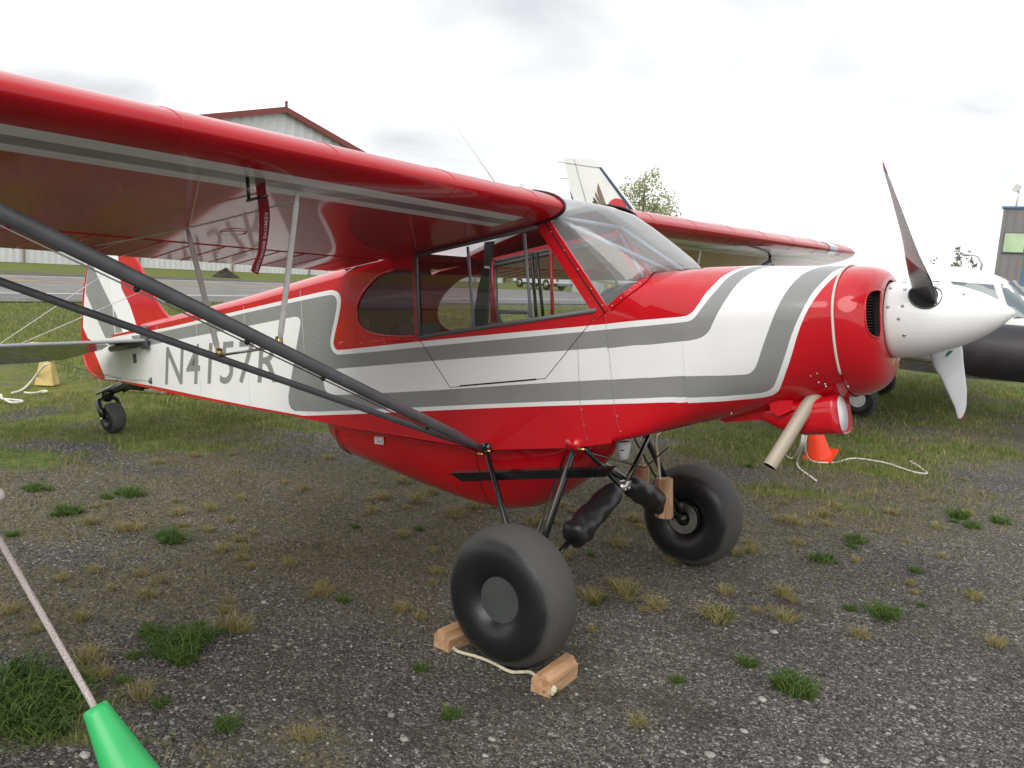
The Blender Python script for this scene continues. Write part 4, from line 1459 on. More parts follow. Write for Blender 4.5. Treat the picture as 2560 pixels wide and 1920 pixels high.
# ---- lift struts, jury struts and their wires
for s in (-1, 1):
    f0 = np.array([-.572, .362 * s, -1.166])
    fa = wlow(.155, 3.03 * s) - [0, 0, .04]
    ra = wlow(.61, 3.03 * s) - [0, 0, .04]
    r0 = f0 + [-.035, 0, 0]
    lerp = lambda a, b, t: a + (b - a) * t
    k = np.linspace(0, 1, 30)
    rad = np.interp(k, [0, .02, .08, .95, 1], [.012, .016, .0255, .0255, .014])
    fs = MB().tube([lerp(f0, fa, t) for t in k], rad, 18, flat=.7, up=(1, 0, .0)).build('lift_strut', STRUT, plane, xf=B)
    rad = np.interp(k, [0, .02, .08, .95, 1], [.008, .010, .0150, .0150, .010])
    rs = MB().tube([lerp(r0, ra, t) for t in k], rad, 16, flat=.68, up=(1, 0, 0)).build('lift_strut', STRUT, plane, xf=B)
    MB().tube([lerp(f0, fa, .06) + [-.022, 0, -.030], lerp(f0, fa, .93) + [-.022, 0, -.030]], .0028, 6).build('strut_wire', STEEL, fs, xf=B)
    for t in (.17, .42, .56, .72):
        MB().ball(lerp(f0, fa, t) + [-.018, 0, -.027], .011, 8).build('wire_clip', BLACK, fs, xf=B)
    MB().tube([fa + [0, 0, -.02], fa + [0, 0, .06]], .012, 8).build('strut_fitting', BLACK, plane, xf=B)
    MB().tube([ra + [0, 0, -.02], ra + [0, 0, .06]], .010, 8).build('strut_fitting', BLACK, plane, xf=B)
    # jury struts
    jf0, jf1 = lerp(f0, fa, .508), wlow(.155, 1.71 * s)
    jr0, jr1 = lerp(r0, ra, .51), wlow(.61, 1.71 * s)
    for a, b in ((jf0 + [0, 0, .015], jf1), (jr0 + [0, 0, .01], jr1)):
        kk = np.linspace(0, 1, 12)
        MB().tube([lerp(a, b, t) for t in kk], np.interp(kk, [0, .06, .94, 1], [.006, .0125, .0125, .007]), 12, flat=.6, up=(1, 0, 0)).build('jury_strut', OFFW, plane, xf=B)
    MB().tube([jf0 + [0, 0, .01], jr0 + [0, 0, .012]], .0055, 8).build('jury_tie', STEEL, plane, xf=B)
    for c in (jf0 + [0, 0, .03], jr0 + [0, 0, .022]):
        MB().box(c, (.02, .02, .035)).build('jury_clevis', BRASS, plane, xf=B)
    # braided safety cord under the wing between the jury struts
    c0, c1 = jf1 + [0, 0, -.03], wlow(.84, 1.92 * s) - [0, 0, .02]
    MB().tube([lerp(c0, c1, t) + [0, 0, -.012 * math.sin(math.pi * t)] for t in np.linspace(0, 1, 14)], .0035, 6).build('bracing_cord', ROPEC, plane, xf=B)
    MB().tube([lerp(jr1, wlow(.10, 2.15 * s), t) + [0, 0, -.01 - .006 * math.sin(math.pi * t)] for t in np.linspace(0, 1, 8)], .0014, 5).build('bracing_wire', STEEL, plane, xf=B)
    # tie-down shackle
    th0 = fa + [.0, .05 * s, -.02]
    MB().tube([th0 + np.array([.016 * math.sin(a), 0, -.03 + .022 * math.cos(a)]) for a in np.linspace(0, 2 * np.pi, 14)], .004, 6, cap=False).build('tie_down_ring', BLACK, plane, xf=B)

# pitot mast and tube below the right wing
pb = wlow(.12, -1.90)
m = MB()
pb = pb + [.0, -.06, 0]
m.tube([pb, pb + [0.0, 0, -.075]], .006, 8)
m.tube([pb + [-.01, 0, -.075], pb + [.10, 0, -.075]], .005, 8)
m.build('pitot_tube', BLACK, plane, xf=B)

# antennas on the cabin roof
MB().tube([ony(1242, 462, 0), ony(1120, 287, 0)], [.004, .0015], 6).build('whip_antenna', OFFW, plane, xf=B)
MB().box(ony(1305, 474, -.05), (.02, .01, .06)).build('gps_antenna', OFFW, plane, xf=B)

# ---- belly pod
prof = [(-2.02, -1.06, -1.10), (-1.985, -1.06, -1.20), (-1.86, -1.07, -1.278), (-1.284, -1.11, -1.438), (-.95, -1.14, -1.512), (-.809, -1.15, -1.536), (-.635, -1.16, -1.547), (-.48, -1.155, -1.52), (-.354, -1.15, -1.47), (-.2, -1.145, -1.365), (-.116, -1.143, -1.283), (-.06, -1.14, -1.20), (-.03, -1.135, -1.15)]
rows = []
for k, (x, zt, zb) in enumerate(prof):
    w_ = .255 * np.interp(k, [0, 1, 2, 9, 10, 11, 12], [.55, .8, .97, 1, .93, .8, .6])
    n = 2.7
    ring = []
    for a in np.linspace(np.pi, 2 * np.pi, 19):
        c, s = math.cos(a), math.sin(a)
        ring.append((x, w_ * np.sign(c) * abs(c) ** (2 / n), zt + .02 + (zt + .02 - zb) * -abs(s) ** (2 / n)))
    rows.append(ring)
pod = MB().grid(np.array(rows)).build('belly_pod', RED, plane, xf=B)
MB().grid(np.array([rows[0], [(rows[0][0][0], p[1] * .0, p[2] * 0 - 1.06) for p in rows[0]]])).build('pod_tail_cap', RED, pod, xf=B)
seamr = np.array([(-1.86, .249 * math.cos(a), -1.09 - .19 * abs(math.sin(a)) ** .75) for a in np.linspace(np.pi, 2 * np.pi, 15)])
MB().tube(seamr * [1, 1.01, 1.004], .003, 5).build('pod_seam', SEAM, pod, xf=B)
for xx in (-.72,):
    MB().tube([(xx, p[1] * 1.004, p[2] - .001) for p in rows[6]], .0015, 5).build('pod_seam', SEAM, pod, xf=B)
pl = [ony(*p, -.258) for p in zL((333, 345), (388, 350), (390, 398), (335, 392))]
MB().prism(pl, (0, .006, 0)).build('pod_placard', pm('placard', (0.6, 0.58, 0.55), .6, var=.4, vscale=90), pod, xf=B, smooth=False)
pr = [ony(*p, -.262) for p in zL((250, 312), (540, 362), (720, 392), (900, 420), (960, 445))]
MB().tube(pr, .006, 6).build('pod_rail', RED, pod, xf=B)

# ---- landing gear
WX, WYC, WZ, WR = .25, .895, .304, .306


def tyre(c, R, rt, hub, name, parent, seg=72, squash=0.012):
    """fat tyre; axis along y"""
    n = 30
    P = []; D = []
    for j in range(seg):
        a = 2 * np.pi * j / seg
        ring = []; dd = []
        for i in range(n):
            t = 2 * np.pi * i / n
            rx = (R - hub) / 2 + .012
            rc = R - rx
            rad = rc + rx * math.copysign(abs(math.cos(t)) ** .92, math.cos(t))
            y = rt * math.copysign(abs(math.sin(t)) ** .85, math.sin(t))
            p = np.array([c[0] + rad * math.cos(a), c[1] + y, c[2] + rad * math.sin(a)])
            if p[2] < 0.0:
                e = -p[2]; p[2] = -.003; p[1] += np.sign(y) * e * .5
            ring.append(p); dd.append(.95 * max(0, min(1, (math.cos(t) - .50 + .05 * math.sin(7 * a) * math.sin(3 * a)) / .20)) if math.cos(t) > 0 else 0)
        P.append(ring); D.append(dd)
    m = MB().grid(np.array(P), closed_u=True, closed_v=True)
    o = m.build(name, RUBBER, parent)
    at = o.data.attributes.new('dust', 'FLOAT', 'POINT')
    at.data.foreach_set('value', np.array(D, np.float32).ravel())
    return o


for s in (-1, 1):
    c = np.array([WX, WYC * s, WZ])
    ty = tyre(c, WR, .122, .095, 'main_tyre', plane)
    # outer cover plate and inner hub with brake disc
    MB().lathe([(0, .0), (0, .122), (.004, .124), (.006, .122)], c + [0, .080 * s, 0], (0, s, 0), 48).add(
        [c + [.1215 * math.cos(a), .086 * s, .1215 * math.sin(a)] for a in np.linspace(0, 2 * np.pi, 48, endpoint=False)], [tuple(range(48))]).build('hub_cover', pm('hub_grey', (.055, .06, .058), .5, var=.1) if 'hub_grey' not in MATS else MATS['hub_grey'], plane, smooth=False)
    m = MB()
    for a in (1.9, 4.0, 5.9):
        m.ball(c + [.108 * math.cos(a), .0875 * s, .108 * math.sin(a)], .004, 6)
    o = m.build('cover_screws', STEEL, plane); o['kind'] = 'stuff'
    MB().lathe([(0, .02), (0, .10), (.05, .105), (.05, .085)], c + [0, -.11 * s, 0], (0, s, 0), 40).build('wheel_hub', BLACK, plane, auto=30)
    MB().lathe([(0, .045), (0, .092), (.006, .092), (.006, .045)], c + [0, -.128 * s, 0], (0, s, 0), 40).build('brake_disc', STEEL, plane, auto=30)
    MB().box(c + [-.06, -.132 * s, .035], (.06, .045, .085), Matrix.Rotation(.5, 3, 'Y')).build('brake_caliper', BLACK, plane)
    MB().tube([c + [0, -.16 * s, 0], c + [0, .03 * s, 0]], .022, 14).build('axle', BLACK, plane)
    # gear legs (body frame)
    axb = w2b(c + [0, -.12 * s, 0])
    ff = np.array([-.02, .35 * s, -1.15]); rf = np.array([-.565, .35 * s, -1.18])
    for a, b, nm in ((ff, axb, 'gear_leg'), (rf, axb + [-.02, 0, 0], 'gear_leg')):
        MB().tube([a, a + (b - a) * .06, b], [.014, .022, .022], 14, flat=.6, up=(1, 0, 0)).build(nm, BLACK, plane, xf=B)
    MB().tube([ff + [-.06, -.005 * s, -.035], axb + [-.045, -.0, .02]], .006, 8).build('brake_line', BLACK, plane, xf=B)
    # fittings on the longeron
    MB().box(ff + [-.0, 0, .02], (.075, .03, .05)).build('gear_fitting', RED, plane, xf=B)
    MB().box(rf + [.005, 0, .02], (.05, .03, .05)).build('gear_fitting', BLACK, plane, xf=B)
    for q in (ff + [.05, .012 * s, 0], rf + [-.03, .016 * s, -.012], rf + [.02, .016 * s, .005]):
        MB().tube([q + [-.018, 0, 0], q + [.018, 0, 0]], .0075, 6).build('fitting_bolt', BRASS, plane, xf=B)
    # cabane V and shock strut in its vinyl cover
    cab = np.array([.035, .035 * s, -1.375])
    MB().tube([ff + [.05, -.02 * s, 0], cab], .014, 10).build('cabane_strut', BLACK, plane, xf=B)
    e = cab + (axb - cab) * 1.0
    d = (axb - cab)
    k = np.linspace(.03, .56, 40)
    rr = np.interp(k, [.03, .06, .10, .20, .45, .52, .55, .56], [.014, .044, .056, .060, .067, .069, .056, .022])
    mm = MB().tube([cab + d * t for t in k], rr, 28, cap=True)
    Vc = mm.V[0]; axis_c = np.repeat(np.array([cab + d * t for t in k]), 28, 0); rad_c = Vc - axis_c
    aa = np.tile(np.arange(28) / 28 * 2 * np.pi, 40); kk_ = np.repeat(k, 28)
    wr = 1 + .07 * np.sin(3 * aa + 14 * kk_ + s) * np.sin(22 * kk_) + .05 * np.sin(aa * 2 + 60 * kk_ + 2 * np.sin(aa)) * (kk_ > .4) + .035 * np.sin(5 * aa - 35 * kk_)
    mm.V[0] = axis_c + rad_c * wr[:, None]
    mm.build('shock_cover', LEATHER, plane, xf=B)
    MB().tube([cab + d * .5, axb], .013, 10).build('shock_strut', BLACK, plane, xf=B)
    # step plank across the two legs
    if s == 1: continue
    q0, q1 = np.array([-.76, .435 * s, -1.29]), np.array([.235, .44 * s, -1.222])
    dd = (q1 - q0)
    MB().add([q0, q1, q1 + [-.045, -.012 * s, -.042], q0 + [.075, -.012 * s, -.042], q0 + [0, -.05 * s, .006], q1 + [0, -.05 * s, .006], q1 + [-.045, -.03 * s, -.042], q0 + [.075, -.03 * s, -.042]],
             [(0, 1, 2, 3), (4, 7, 6, 5), (0, 4, 5, 1), (3, 2, 6, 7), (0, 3, 7, 4), (1, 5, 6, 2)]).build('step_plank', BLACK, plane, xf=B, smooth=False)
# cabane centre fitting and cross bar
MB().box((.035, 0, -1.385), (.05, .085, .045)).build('cabane_fitting', STEEL, plane, xf=B)
m = MB()
for yy in (-.02, .02): m.tube([(.05, yy - .006, -1.395), (.05, yy + .006, -1.40)], .014, 10)
m.build('cabane_bolts', STEEL, plane, xf=B)['kind'] = 'stuff'
MB().tube([(.05, -.33, -1.17), (.22, -.10, -1.27), (.30, .0, -1.18)], .004, 6).build('fuel_line', BLACK, plane, xf=B)
# white sediment cup below the firewall
sc = [ony(1559, 1108, -.12), ony(1560, 1149, -.12)]
MB().lathe([(0, .02), (0, .037), (.02, .036), (.085, .023), (.088, .0)], sc[0] + [0, 0, .008], (-.04, 0, -1), 20).build('sediment_cup', PLUG, plane, xf=B)
MB().box(ony(1556, 1126, -.155), (.018, .004, .004)).build('cup_mark', MATT, plane, xf=B)

# ---- lower cowl: air scoop with white plug, cowl flap, exhaust
m = MB()
sx = [(.84, .05, -1.0, .03), (.92, .075, -1.01, .06), (1.02, .088, -1.012, .078), (1.14, .092, -1.0, .085)]
SY = -.118
rows = []
for x, w_, zc_, h in sx:
    rows.append([(x, SY + w_ * math.copysign(abs(math.cos(a)) ** .6, math.cos(a)), zc_ + h * math.copysign(abs(math.sin(a)) ** .6, math.sin(a))) for a in np.linspace(0, 2 * np.pi, 28, endpoint=False)])
rows.append([(1.175 - .1 * (p[2] + 1.0), SY + (p[1] - SY) * .97, -1.0 + (p[2] + 1.0) * .97) for p in rows[-1]])
rows.append([(1.12, SY + (p[1] - SY) * .95, -1.0 + (p[2] + 1.0) * .95) for p in rows[-1]])
m.grid(np.array(rows), closed_v=True)
scoop = m.build('air_scoop', RED, plane, xf=B)
MB().add([(1.119, p[1], p[2]) for p in rows[-1]], [tuple(range(28))]).build('scoop_wall', RED, scoop, xf=B)
MB().lathe([(0, .0), (0, .073), (-.012, .073)], (1.168, SY - .01, -1.0), (1, 0, .1), 32).build('scoop_plug', PLUG, scoop, xf=B)
MB().add([(.60, -.16, -1.0), (.60, .16, -1.0), (.92, .16, -.97), (.92, -.16, -.97), (.66, -.15, -1.038), (.66, .15, -1.038), (.88, .15, -1.022), (.88, -.15, -1.022)], [(0, 1, 2, 3), (4, 7, 6, 5), (0, 4, 5, 1), (1, 5, 6, 2), (2, 6, 7, 3), (3, 7, 4, 0)]).build('cowl_flap', RED, plane, xf=B, smooth=False)
m = MB()
fp = [ony(*p, -.22) for p in zN4((640, 740), (790, 740), (790, 800), (700, 840), (655, 800))]
m.prism(fp, (0, .12, 0))
m.build('cowl_gusset', RED, plane, xf=B, smooth=False)
e0, e1 = ony(*zN4((905, 735))[0], -.17), ony(*zN4((648, 1148))[0], -.36)
d = (e1 - e0) / np.linalg.norm(e1 - e0)
m = MB()
m.tube([e0 + [.06, .06, .05], e0 + [.02, .02, .03], e0 + d * .03, e0 + (e1 - e0) * .5, e1], .0290, 24, cap=False)
ex = m.build('exhaust_pipe', EXH, plane, xf=B)
MB().tube([e1 - d * .004, e1 - d * .012, e1 - d * .06, e1 - d * .061], [.0272, .0270, .026, .0005], 24, cap=False).build('exhaust_bore', MATT, ex, xf=B)
MB().tube([e1 - d * .001, e1], .0283, 24, cap=False).build('exhaust_lip', EXH, ex, xf=B)
m = MB()
for (a, b) in zN4((900, 590), (940, 575), (950, 630), (990, 640), (995, 655), (1130, 655), (330, 775), (370, 770), (415, 820)):
    m.ball(ony(a, b, -.27), .005, 6)
m.build('cowl_fasteners', STEEL, plane, xf=B)['kind'] = 'stuff'
fq = [ony(*p, -.23) for p in zN4((1045, 692), (1100, 692), (1075, 715))]

# ---- tail
FIN = [(-4.02, -.27), (-4.15, -.22), (-4.27, -.10), (-4.36, .04), (-4.46, .18), (-4.58, .32), (-4.72, .41), (-4.92, .46), (-5.12, .45), (-5.28, .39), (-5.38, .28), (-5.47, .10), (-5.535, -.1), (-5.585, -.32), (-5.59, -.50), (-5.53, -.61), (-5.42, -.675), (-5.27, -.712), (-5.1, -.725), (-4.95, -.735), (-4.90, -.40), (-4.4, -.34)]
FIN = [tuple(p) for p in smooth_line(FIN[:20], 1)] + FIN[20:]
o2 = lambda pts: [tuple(ony(a, b, -.012)[[0, 2]]) for a, b in pts]
fgrey = o2(zT2((737, 190), (762, 190), (860, 400), (960, 600), (1040, 810), (880, 815), (705, 440), (712, 330)))
fred = o2(zT2((975, 60), (1010, 400), (1080, 540), (1140, 720), (1220, 745), (1480, 690), (1500, 500), (1300, 100)))
fred2 = o2(zT2((640, 640), (688, 740), (722, 815), (785, 850), (782, 930), (878, 1145), (700, 1250), (600, 900)))
gx, gz = np.meshgrid(np.arange(-5.6, -4, .1), np.arange(-.75, .5, .1))
V, F, mi = painted(FIN, [], [(fgrey, 2), (fred, 0), (fred2, 0)], np.stack([gx.ravel(), gz.ravel()], -1))
mi0 = np.ones(len(F), int)
cen = V[F].mean(1)
mi0[pip(fgrey, cen)] = 2; mi0[pip(fred, cen)] = 0; mi0[pip(fred2, cen)] = 0
rud = cen[:, 0] < -4.955
for part, sel in (('fin', ~rud), ('rudder', rud)):
    mm = MB(); mids = []
    for s in (1, -1):
        used = np.unique(F[sel]); rm = -np.ones(len(V), int); rm[used] = np.arange(len(used))
        VV = V[used]
        th = .016 * np.clip((VV[:, 0] + 5.6) / .4, .25, 1)
        P = np.stack([VV[:, 0], -s * th, VV[:, 1]], -1)
        f = rm[F[sel]]
        mm.add(P, (f[:, ::-1] if s == 1 else f).tolist()); mids += list(mi0[sel])
    mm.M = mids
    mm.build(part, [RED, WHITE, GREY], plane, xf=B, smooth=False)
edge = np.array([(x, 0, z) for x, z in FIN[:-2]])
MB().tube(edge, .014, 8, cap=True).build('fin_edge_tube', RED, plane, xf=B)
MB().tube([(-4.955, -.012, -.72), (-4.955, -.012, .44)], .009, 8).build('rudder_hinge_line', OFFW, plane, xf=B)
# stabilisers with elevators
ELEVG = pm('elevator_grey', (0.22, 0.23, 0.22), 0.16, coat=0.8, var=0.05)
for s in (-1, 1):
    pl_ = [(-4.25, .08), (-4.42, .45), (-4.52, .9), (-4.62, 1.25), (-4.75, 1.42), (-4.92, 1.45)]
    el_ = [(-4.94, 1.46), (-5.15, 1.42), (-5.32, 1.25), (-5.38, .9), (-5.36, .5), (-5.30, .3), (-5.05, .09)]
    zz = -.415
    for nm, poly in (('stabilizer', pl_ + [(-4.92, .08)]), ('elevator', el_ + [(-4.94, .09)])):
        ez = lambda x: zz + (.27 * (x + 4.94) if nm == 'elevator' else 0)
        P = np.array([(x, y * s, ez(x) + .011) for x, y in poly])
        MB().prism(P, (0, 0, -.022)).build(nm, ELEVG, plane, xf=B, smooth=False)
    MB().tube([(x, y * s, zz) for x, y in smooth_line(pl_, 2)], .014, 10).build('stabilizer_edge', pm('stab_edge_grey', (.30, .31, .33), .4, coat=.3) if 'stab_edge_grey' not in MATS else MATS['stab_edge_grey'], plane, xf=B)
    MB().tube([(x, y * s, zz + .27 * (x + 4.94)) for x, y in smooth_line(el_, 2)], .011, 8).build('elevator_edge', GREY, plane, xf=B)
    MB().tube([(-4.99, .015 * s, .22), (-4.85, 1.0 * s, zz + .01)], .003, 6).build('tail_wire', OFFW, plane, xf=B)
    MB().tube([(-4.45, .02 * s, .0), (-4.55, .95 * s, zz + .01)], .003, 6).build('tail_wire', OFFW, plane, xf=B)
    MB().tube([(-4.85, 1.0 * s, zz - .01), (-4.85, .05 * s, -.72)], .003, 6).build('tail_wire', STEEL, plane, xf=B)
    MB().box((-4.28, .125 * s, -.39), (.09, .012, .19)).build('trim_slot', STRUT, plane, xf=B)
    MB().tube([(-4.28, .10 * s, -.43), (-4.95, .06 * s, -.455)], .03, 10).build('stabilizer_root', STRUT, plane, xf=B)
    q = side(338, 896)
    MB().box((q[0], s * (abs(q[1]) + .004), q[2]), (.045, .008, .075)).build('cable_exit', STRUT, plane, xf=B)
    q0, q1 = side(380, 950), np.array(side(275, 934))
    MB().lathe([(0, .0), (0, .004), (.05, .028), (.055, 0)], (q0[0] - .05, s * (abs(q0[1]) + .004), q0[2]), (1, 0, -.1), 12).build('cable_fairing', STRUT, plane, xf=B)
    MB().tube([(q0[0] - .04, s * (abs(q0[1]) + .006), q0[2]), ((q0[0] + q1[0]) / 2, s * .07, q0[2] + .01), (q1[0], s * .06, q1[2])], .002, 5).build('rudder_cable', STEEL, plane, xf=B)
# tail spring, fork and tyre
twc = np.array([-4.90, -.0, .134])
spr0 = B(np.array([-4.80, 0, -.765]))
pv = twc + np.array([-.10, 0, .195])
MB().tube([spr0 + [.30, 0, .03], spr0, spr0 * .45 + pv * .55 + [-.01, 0, .01], pv + [0, 0, .02]], [.035, .04, .04, .038], 12, flat=.45, up=(0, 1, 0)).build('tail_spring', BLACK, plane)
MB().tube([spr0 + [.22, 0, .0], spr0 + [.0, 0, -.018], spr0 * .7 + pv * .3 + [0, 0, -.02]], [.032, .036, .034], 12, flat=.4, up=(0, 1, 0)).build('tail_spring_leaf', BLACK, plane)
MB().lathe([(-.06, .0), (-.06, .035), (-.03, .05), (.03, .052), (.05, .04), (.06, .0)], pv, (.25, 0, 1), 20).build('tail_pivot', BLACK, plane)
for s in (-1, 1):
    MB().tube([pv + [0, .03 * s, -.02], pv + [.0, .085 * s, -.05], twc + [-.05, .092 * s, .07], twc + [0, .092 * s, 0]], [.034, .032, .028, .026], 10, flat=.6).build('tail_fork', BLACK, plane)
    MB().tube([spr0 + [-.08, .03 * s, .01], pv + [-.05, .075 * s, .0]], [.006, .012], 8).build('steering_spring', STEEL, plane)
    MB().tube([pv + [0, 0, .03], pv + [-.02, .09 * s, .02]], .008, 6).build('steering_arm', STEEL, plane)
tyre(twc, .135, .072, .045, 'tail_tyre', plane, 48)
MB().lathe([(0, .0), (0, .05), (.11, .05), (.11, 0)], twc + [0, -.055, 0], (0, 1, 0), 20).build('tail_hub', BLACK, plane)
MB().ball(twc + [0, -.105, 0], .014, 8).build('tail_axle_nut', STEEL, plane)
MB().box(B(np.array([-4.0, -.10, -.852])), (.10, .02, .012)).build('tail_handle', RED, plane)
# ================================================================== WHITE TWIN PARKED BEHIND
PW = pm('weathered_white', (.74, .74, .72), .35, coat=.3, var=.05, vscale=2)
NAVY = pm('navy_trim', (.035, .05, .10), .4, coat=.3)
REDD = pm('tail_red', (.55, .035, .04), .4, coat=.2)
BRN = pm('emblem_brown', (.20, .145, .115), .5)
BRND = pm('emblem_dark', (.05, .04, .035), .5)
NACM = pm('nacelle_black', (.022, .019, .024), .55, coat=.1, var=.25, vscale=5, rvar=.1)
CKGL = pm('cockpit_glass', (.10, .13, .14), .06, coat=.9, var=.2, vscale=2)
tw = empty('parked_twin_airplane', (-1.0, 9.7, 0), 'white low-wing airplane with black engine nacelle and emblem on its tail fin', 'airplane')
YC = 9.75
secs = [(-7.1, .10, 1.80, 1.62), (-6.2, .18, 1.88, 1.57), (-5.0, .32, 1.96, 1.45), (-3.6, .50, 2.04, 1.18), (-2.2, .63, 2.10, .82), (-.8, .66, 2.16, .74), (.1, .66, 2.15, .74), (.45, .65, 2.09, .75), (.62, .645, 2.02, .76), (.85, .63, 1.84, .77), (1.2, .60, 1.58, .79), (1.9, .50, 1.38, .84), (2.7, .34, 1.25, .93), (3.1, .12, 1.16, 1.02)]
rows = []
for x, w_, zt, zb in secs:
    zc, h = (zt + zb) / 2, (zt - zb) / 2
    rows.append([(x, YC + w_ * math.copysign(abs(math.cos(a)) ** .62, math.cos(a)), zc + h * math.copysign(abs(math.sin(a)) ** .72, math.sin(a))) for a in np.linspace(0, 2 * np.pi, 40, endpoint=False)])
rows = np.array(rows)
# refine along the length
fine = np.concatenate([np.linspace(rows[i], rows[i + 1], 4, endpoint=False) for i in range(len(rows) - 1)] + [rows[-1:]])
MB().grid(fine, closed_v=True).build('fuselage', PW, tw)


def hull_y(x, z):
    """near-side surface of the twin's fuselage"""
    w_ = np.interp(x, [s[0] for s in secs], [s[1] for s in secs]); zt = np.interp(x, [s[0] for s in secs], [s[2] for s in secs]); zb = np.interp(x, [s[0] for s in secs], [s[3] for s in secs])
    t = min(.999, abs((z - (zt + zb) / 2) / ((zt - zb) / 2)))
    s_ = t ** (1 / .72); c_ = math.sqrt(max(0, 1 - s_ * s_))
    return YC - w_ * c_ ** .62


def hull_panel(name, pxs, mat, off=.014, y=9.15):
    poly = [tuple(wy(*p, y)[[0, 2]]) for p in pxs]
    gx, gz = np.meshgrid(np.arange(-3, 2, .06), np.arange(.8, 2.3, .06))
    V, F, _ = painted(poly, [], [], np.stack([gx.ravel(), gz.ravel()], -1), .05)
    P = np.array([(a, hull_y(a, b) - off, b) for a, b in V])
    link_mesh(name, P, F.tolist(), mat, tw)


hull_panel('cabin_window', zN((1760, 868), (2020, 888), (2050, 960), (2070, 1000), (1860, 960)), CKGL)
hull_panel('cabin_window', zN((1480, 870), (1690, 866), (1760, 930), (1600, 960), (1480, 950)), CKGL)
hull_panel('windshield', zN((2062, 882), (2125, 852), (2200, 892), (2290, 960), (2290, 1085), (2150, 1095), (2105, 1000)), CKGL)
# fin with rudder, navy leading edge, red disc and winged emblem
fin_px = zA((1500, 112), (1660, 114), (1700, 130), (1725, 165), (1935, 440), (2010, 540), (1570, 520), (1545, 360))
fy = 9.75
fp_ = [wy(*p, fy - .05) for p in fin_px]
MB().prism(fp_, (0, .10, 0)).build('tail_fin', PW, tw, smooth=False)


def decal(name, pxs, mat, off=.055):
    P = [wy(*p, fy - .05) + np.array([0, -(off - .05), 0]) for p in pxs]
    MB().add(P, [tuple(range(len(P)))]).build(name, mat, tw, smooth=False)


decal('fin_leading_edge', zA((1712, 168), (1728, 166), (1940, 445), (2012, 540), (1972, 540), (1905, 435)), NAVY)
cx_, cy_ = 1818, 440
decal('red_disc', zA(*[(cx_ + 64 * math.cos(a) + 6, cy_ + 82 * math.sin(a)) for a in np.linspace(0, 2 * np.pi, 32, endpoint=False)]), REDD)
decal('emblem_feather', zA((1708, 262), (1716, 282), (1760, 400), (1762, 408), (1738, 404), (1712, 350), (1702, 310)), BRN)
decal('emblem_feather', zA((1692, 316), (1700, 330), (1738, 404), (1722, 402), (1700, 365), (1690, 340)), BRN)
decal('emblem_feather', zA((1678, 350), (1690, 360), (1712, 395), (1690, 382), (1680, 366)), BRND)
decal('emblem_head', zA((1674, 378), (1694, 372), (1722, 400), (1762, 410), (1700, 398), (1680, 392)), BRND, .058)
decal('rudder_trim', zA((1534, 300), (1540, 318), (1560, 368), (1546, 362)), NAVY)
MB().tube([fp_[4] * .0 + wy(*zA((1560, 118))[0], fy - .056), wy(*zA((1640, 400))[0], fy - .056)], .006, 5).build('rudder_hinge', GREY, tw)
MB().tube([wy(*zA((1505, 140))[0], fy - .056), wy(*zA((1722, 172))[0], fy - .056)], .005, 5).build('cap_rivet_line', GREY, tw)
for a, b in (((1462, 135), (1508, 138)), ((1475, 236), (1525, 237))):
    MB().tube([wy(*zA(a)[0], fy), wy(*zA(b)[0], fy)], .006, 5).build('static_wick', GREY, tw)
for s in (-1, 1):
    P = [(-7.2, YC + .1 * s, 1.62), (-6.2, YC + .1 * s, 1.62), (-6.5, YC + 2.4 * s, 1.66), (-7.2, YC + 2.4 * s, 1.66)]
    MB().prism(P, (0, 0, .07)).build('tailplane', PW, tw, smooth=False)
    # low wing with nacelle
    rows = []
    for yy, xa, xb, z in ((.45, .35, -2.1, .93), (2.0, .25, -1.9, 1.02), (5.0, -.15, -1.45, 1.19)):
        pr = [(xa + (xb - xa) * u, YC + yy * s, z + .16 * (1 - yy / 12) * t) for u, t in ((0, 0), (.03, .35), (.12, .7), (.3, .9), (.6, .6), (1, 0), (.6, -.25), (.2, -.42), (.04, -.3))]
        rows.append(pr)
    MB().grid(np.array(rows), closed_v=True).build('low_wing', PW, tw)
    yn = YC + 1.95 * s
    MB().lathe([(.27, .01), (.275, .18), (.30, .27), (.36, .315), (.6, .335), (1.3, .335), (1.75, .30), (1.95, .2), (1.96, .0)], (0.15, yn, 1.10), (1, 0, 0), 36).build('engine_nacelle', NACM, tw)
    MB().lathe([(-1.6, .02), (-1.0, .10), (-.4, .17), (.2, .21), (.5, .22)], (0, yn, 1.10), (1, 0, 0), 28).build('nacelle_fairing', PW, tw)
    MB().lathe([(0, .14), (.12, .12), (.3, .04), (.33, 0)], (2.1, yn, 1.10), (1, 0, 0), 20).build('nacelle_spinner', PW, tw)
    for a in (.4, .4 + np.pi):
        d = np.array([0, math.cos(a), math.sin(a)])
        MB().tube([np.array([2.2, yn, 1.1]) + d * t for t in (.05, .5, .95)], [.05, .07, .03], 8, flat=.25).build('nacelle_blade', BLACK, tw)
    # main gear
    yg = YC + 1.55 * s if s < 0 else YC + 1.45
    gxx = -.7 if s < 0 else -1.15
    MB().tube([(gxx, yg, .95), (gxx, yg, .25)], .05, 10).build('gear_strut', PW, tw)
    MB().box((gxx - .02, yg - .11, .55), (.36, .02, .42)).build('gear_door', PW, tw, smooth=False)
    t_ = tyre(np.array([gxx, yg, .245]), .25, .085, .09, 'gear_tyre', tw, 40)
    MB().lathe([(0, 0), (0, .105), (.03, .105), (.03, 0)], (gxx, yg - .06, .245), (0, -1, 0), 20).build('gear_hub', OFFW, tw, auto=30)
tyre(np.array([2.2, YC, .19]), .19, .065, .07, 'nose_tyre', tw, 32)
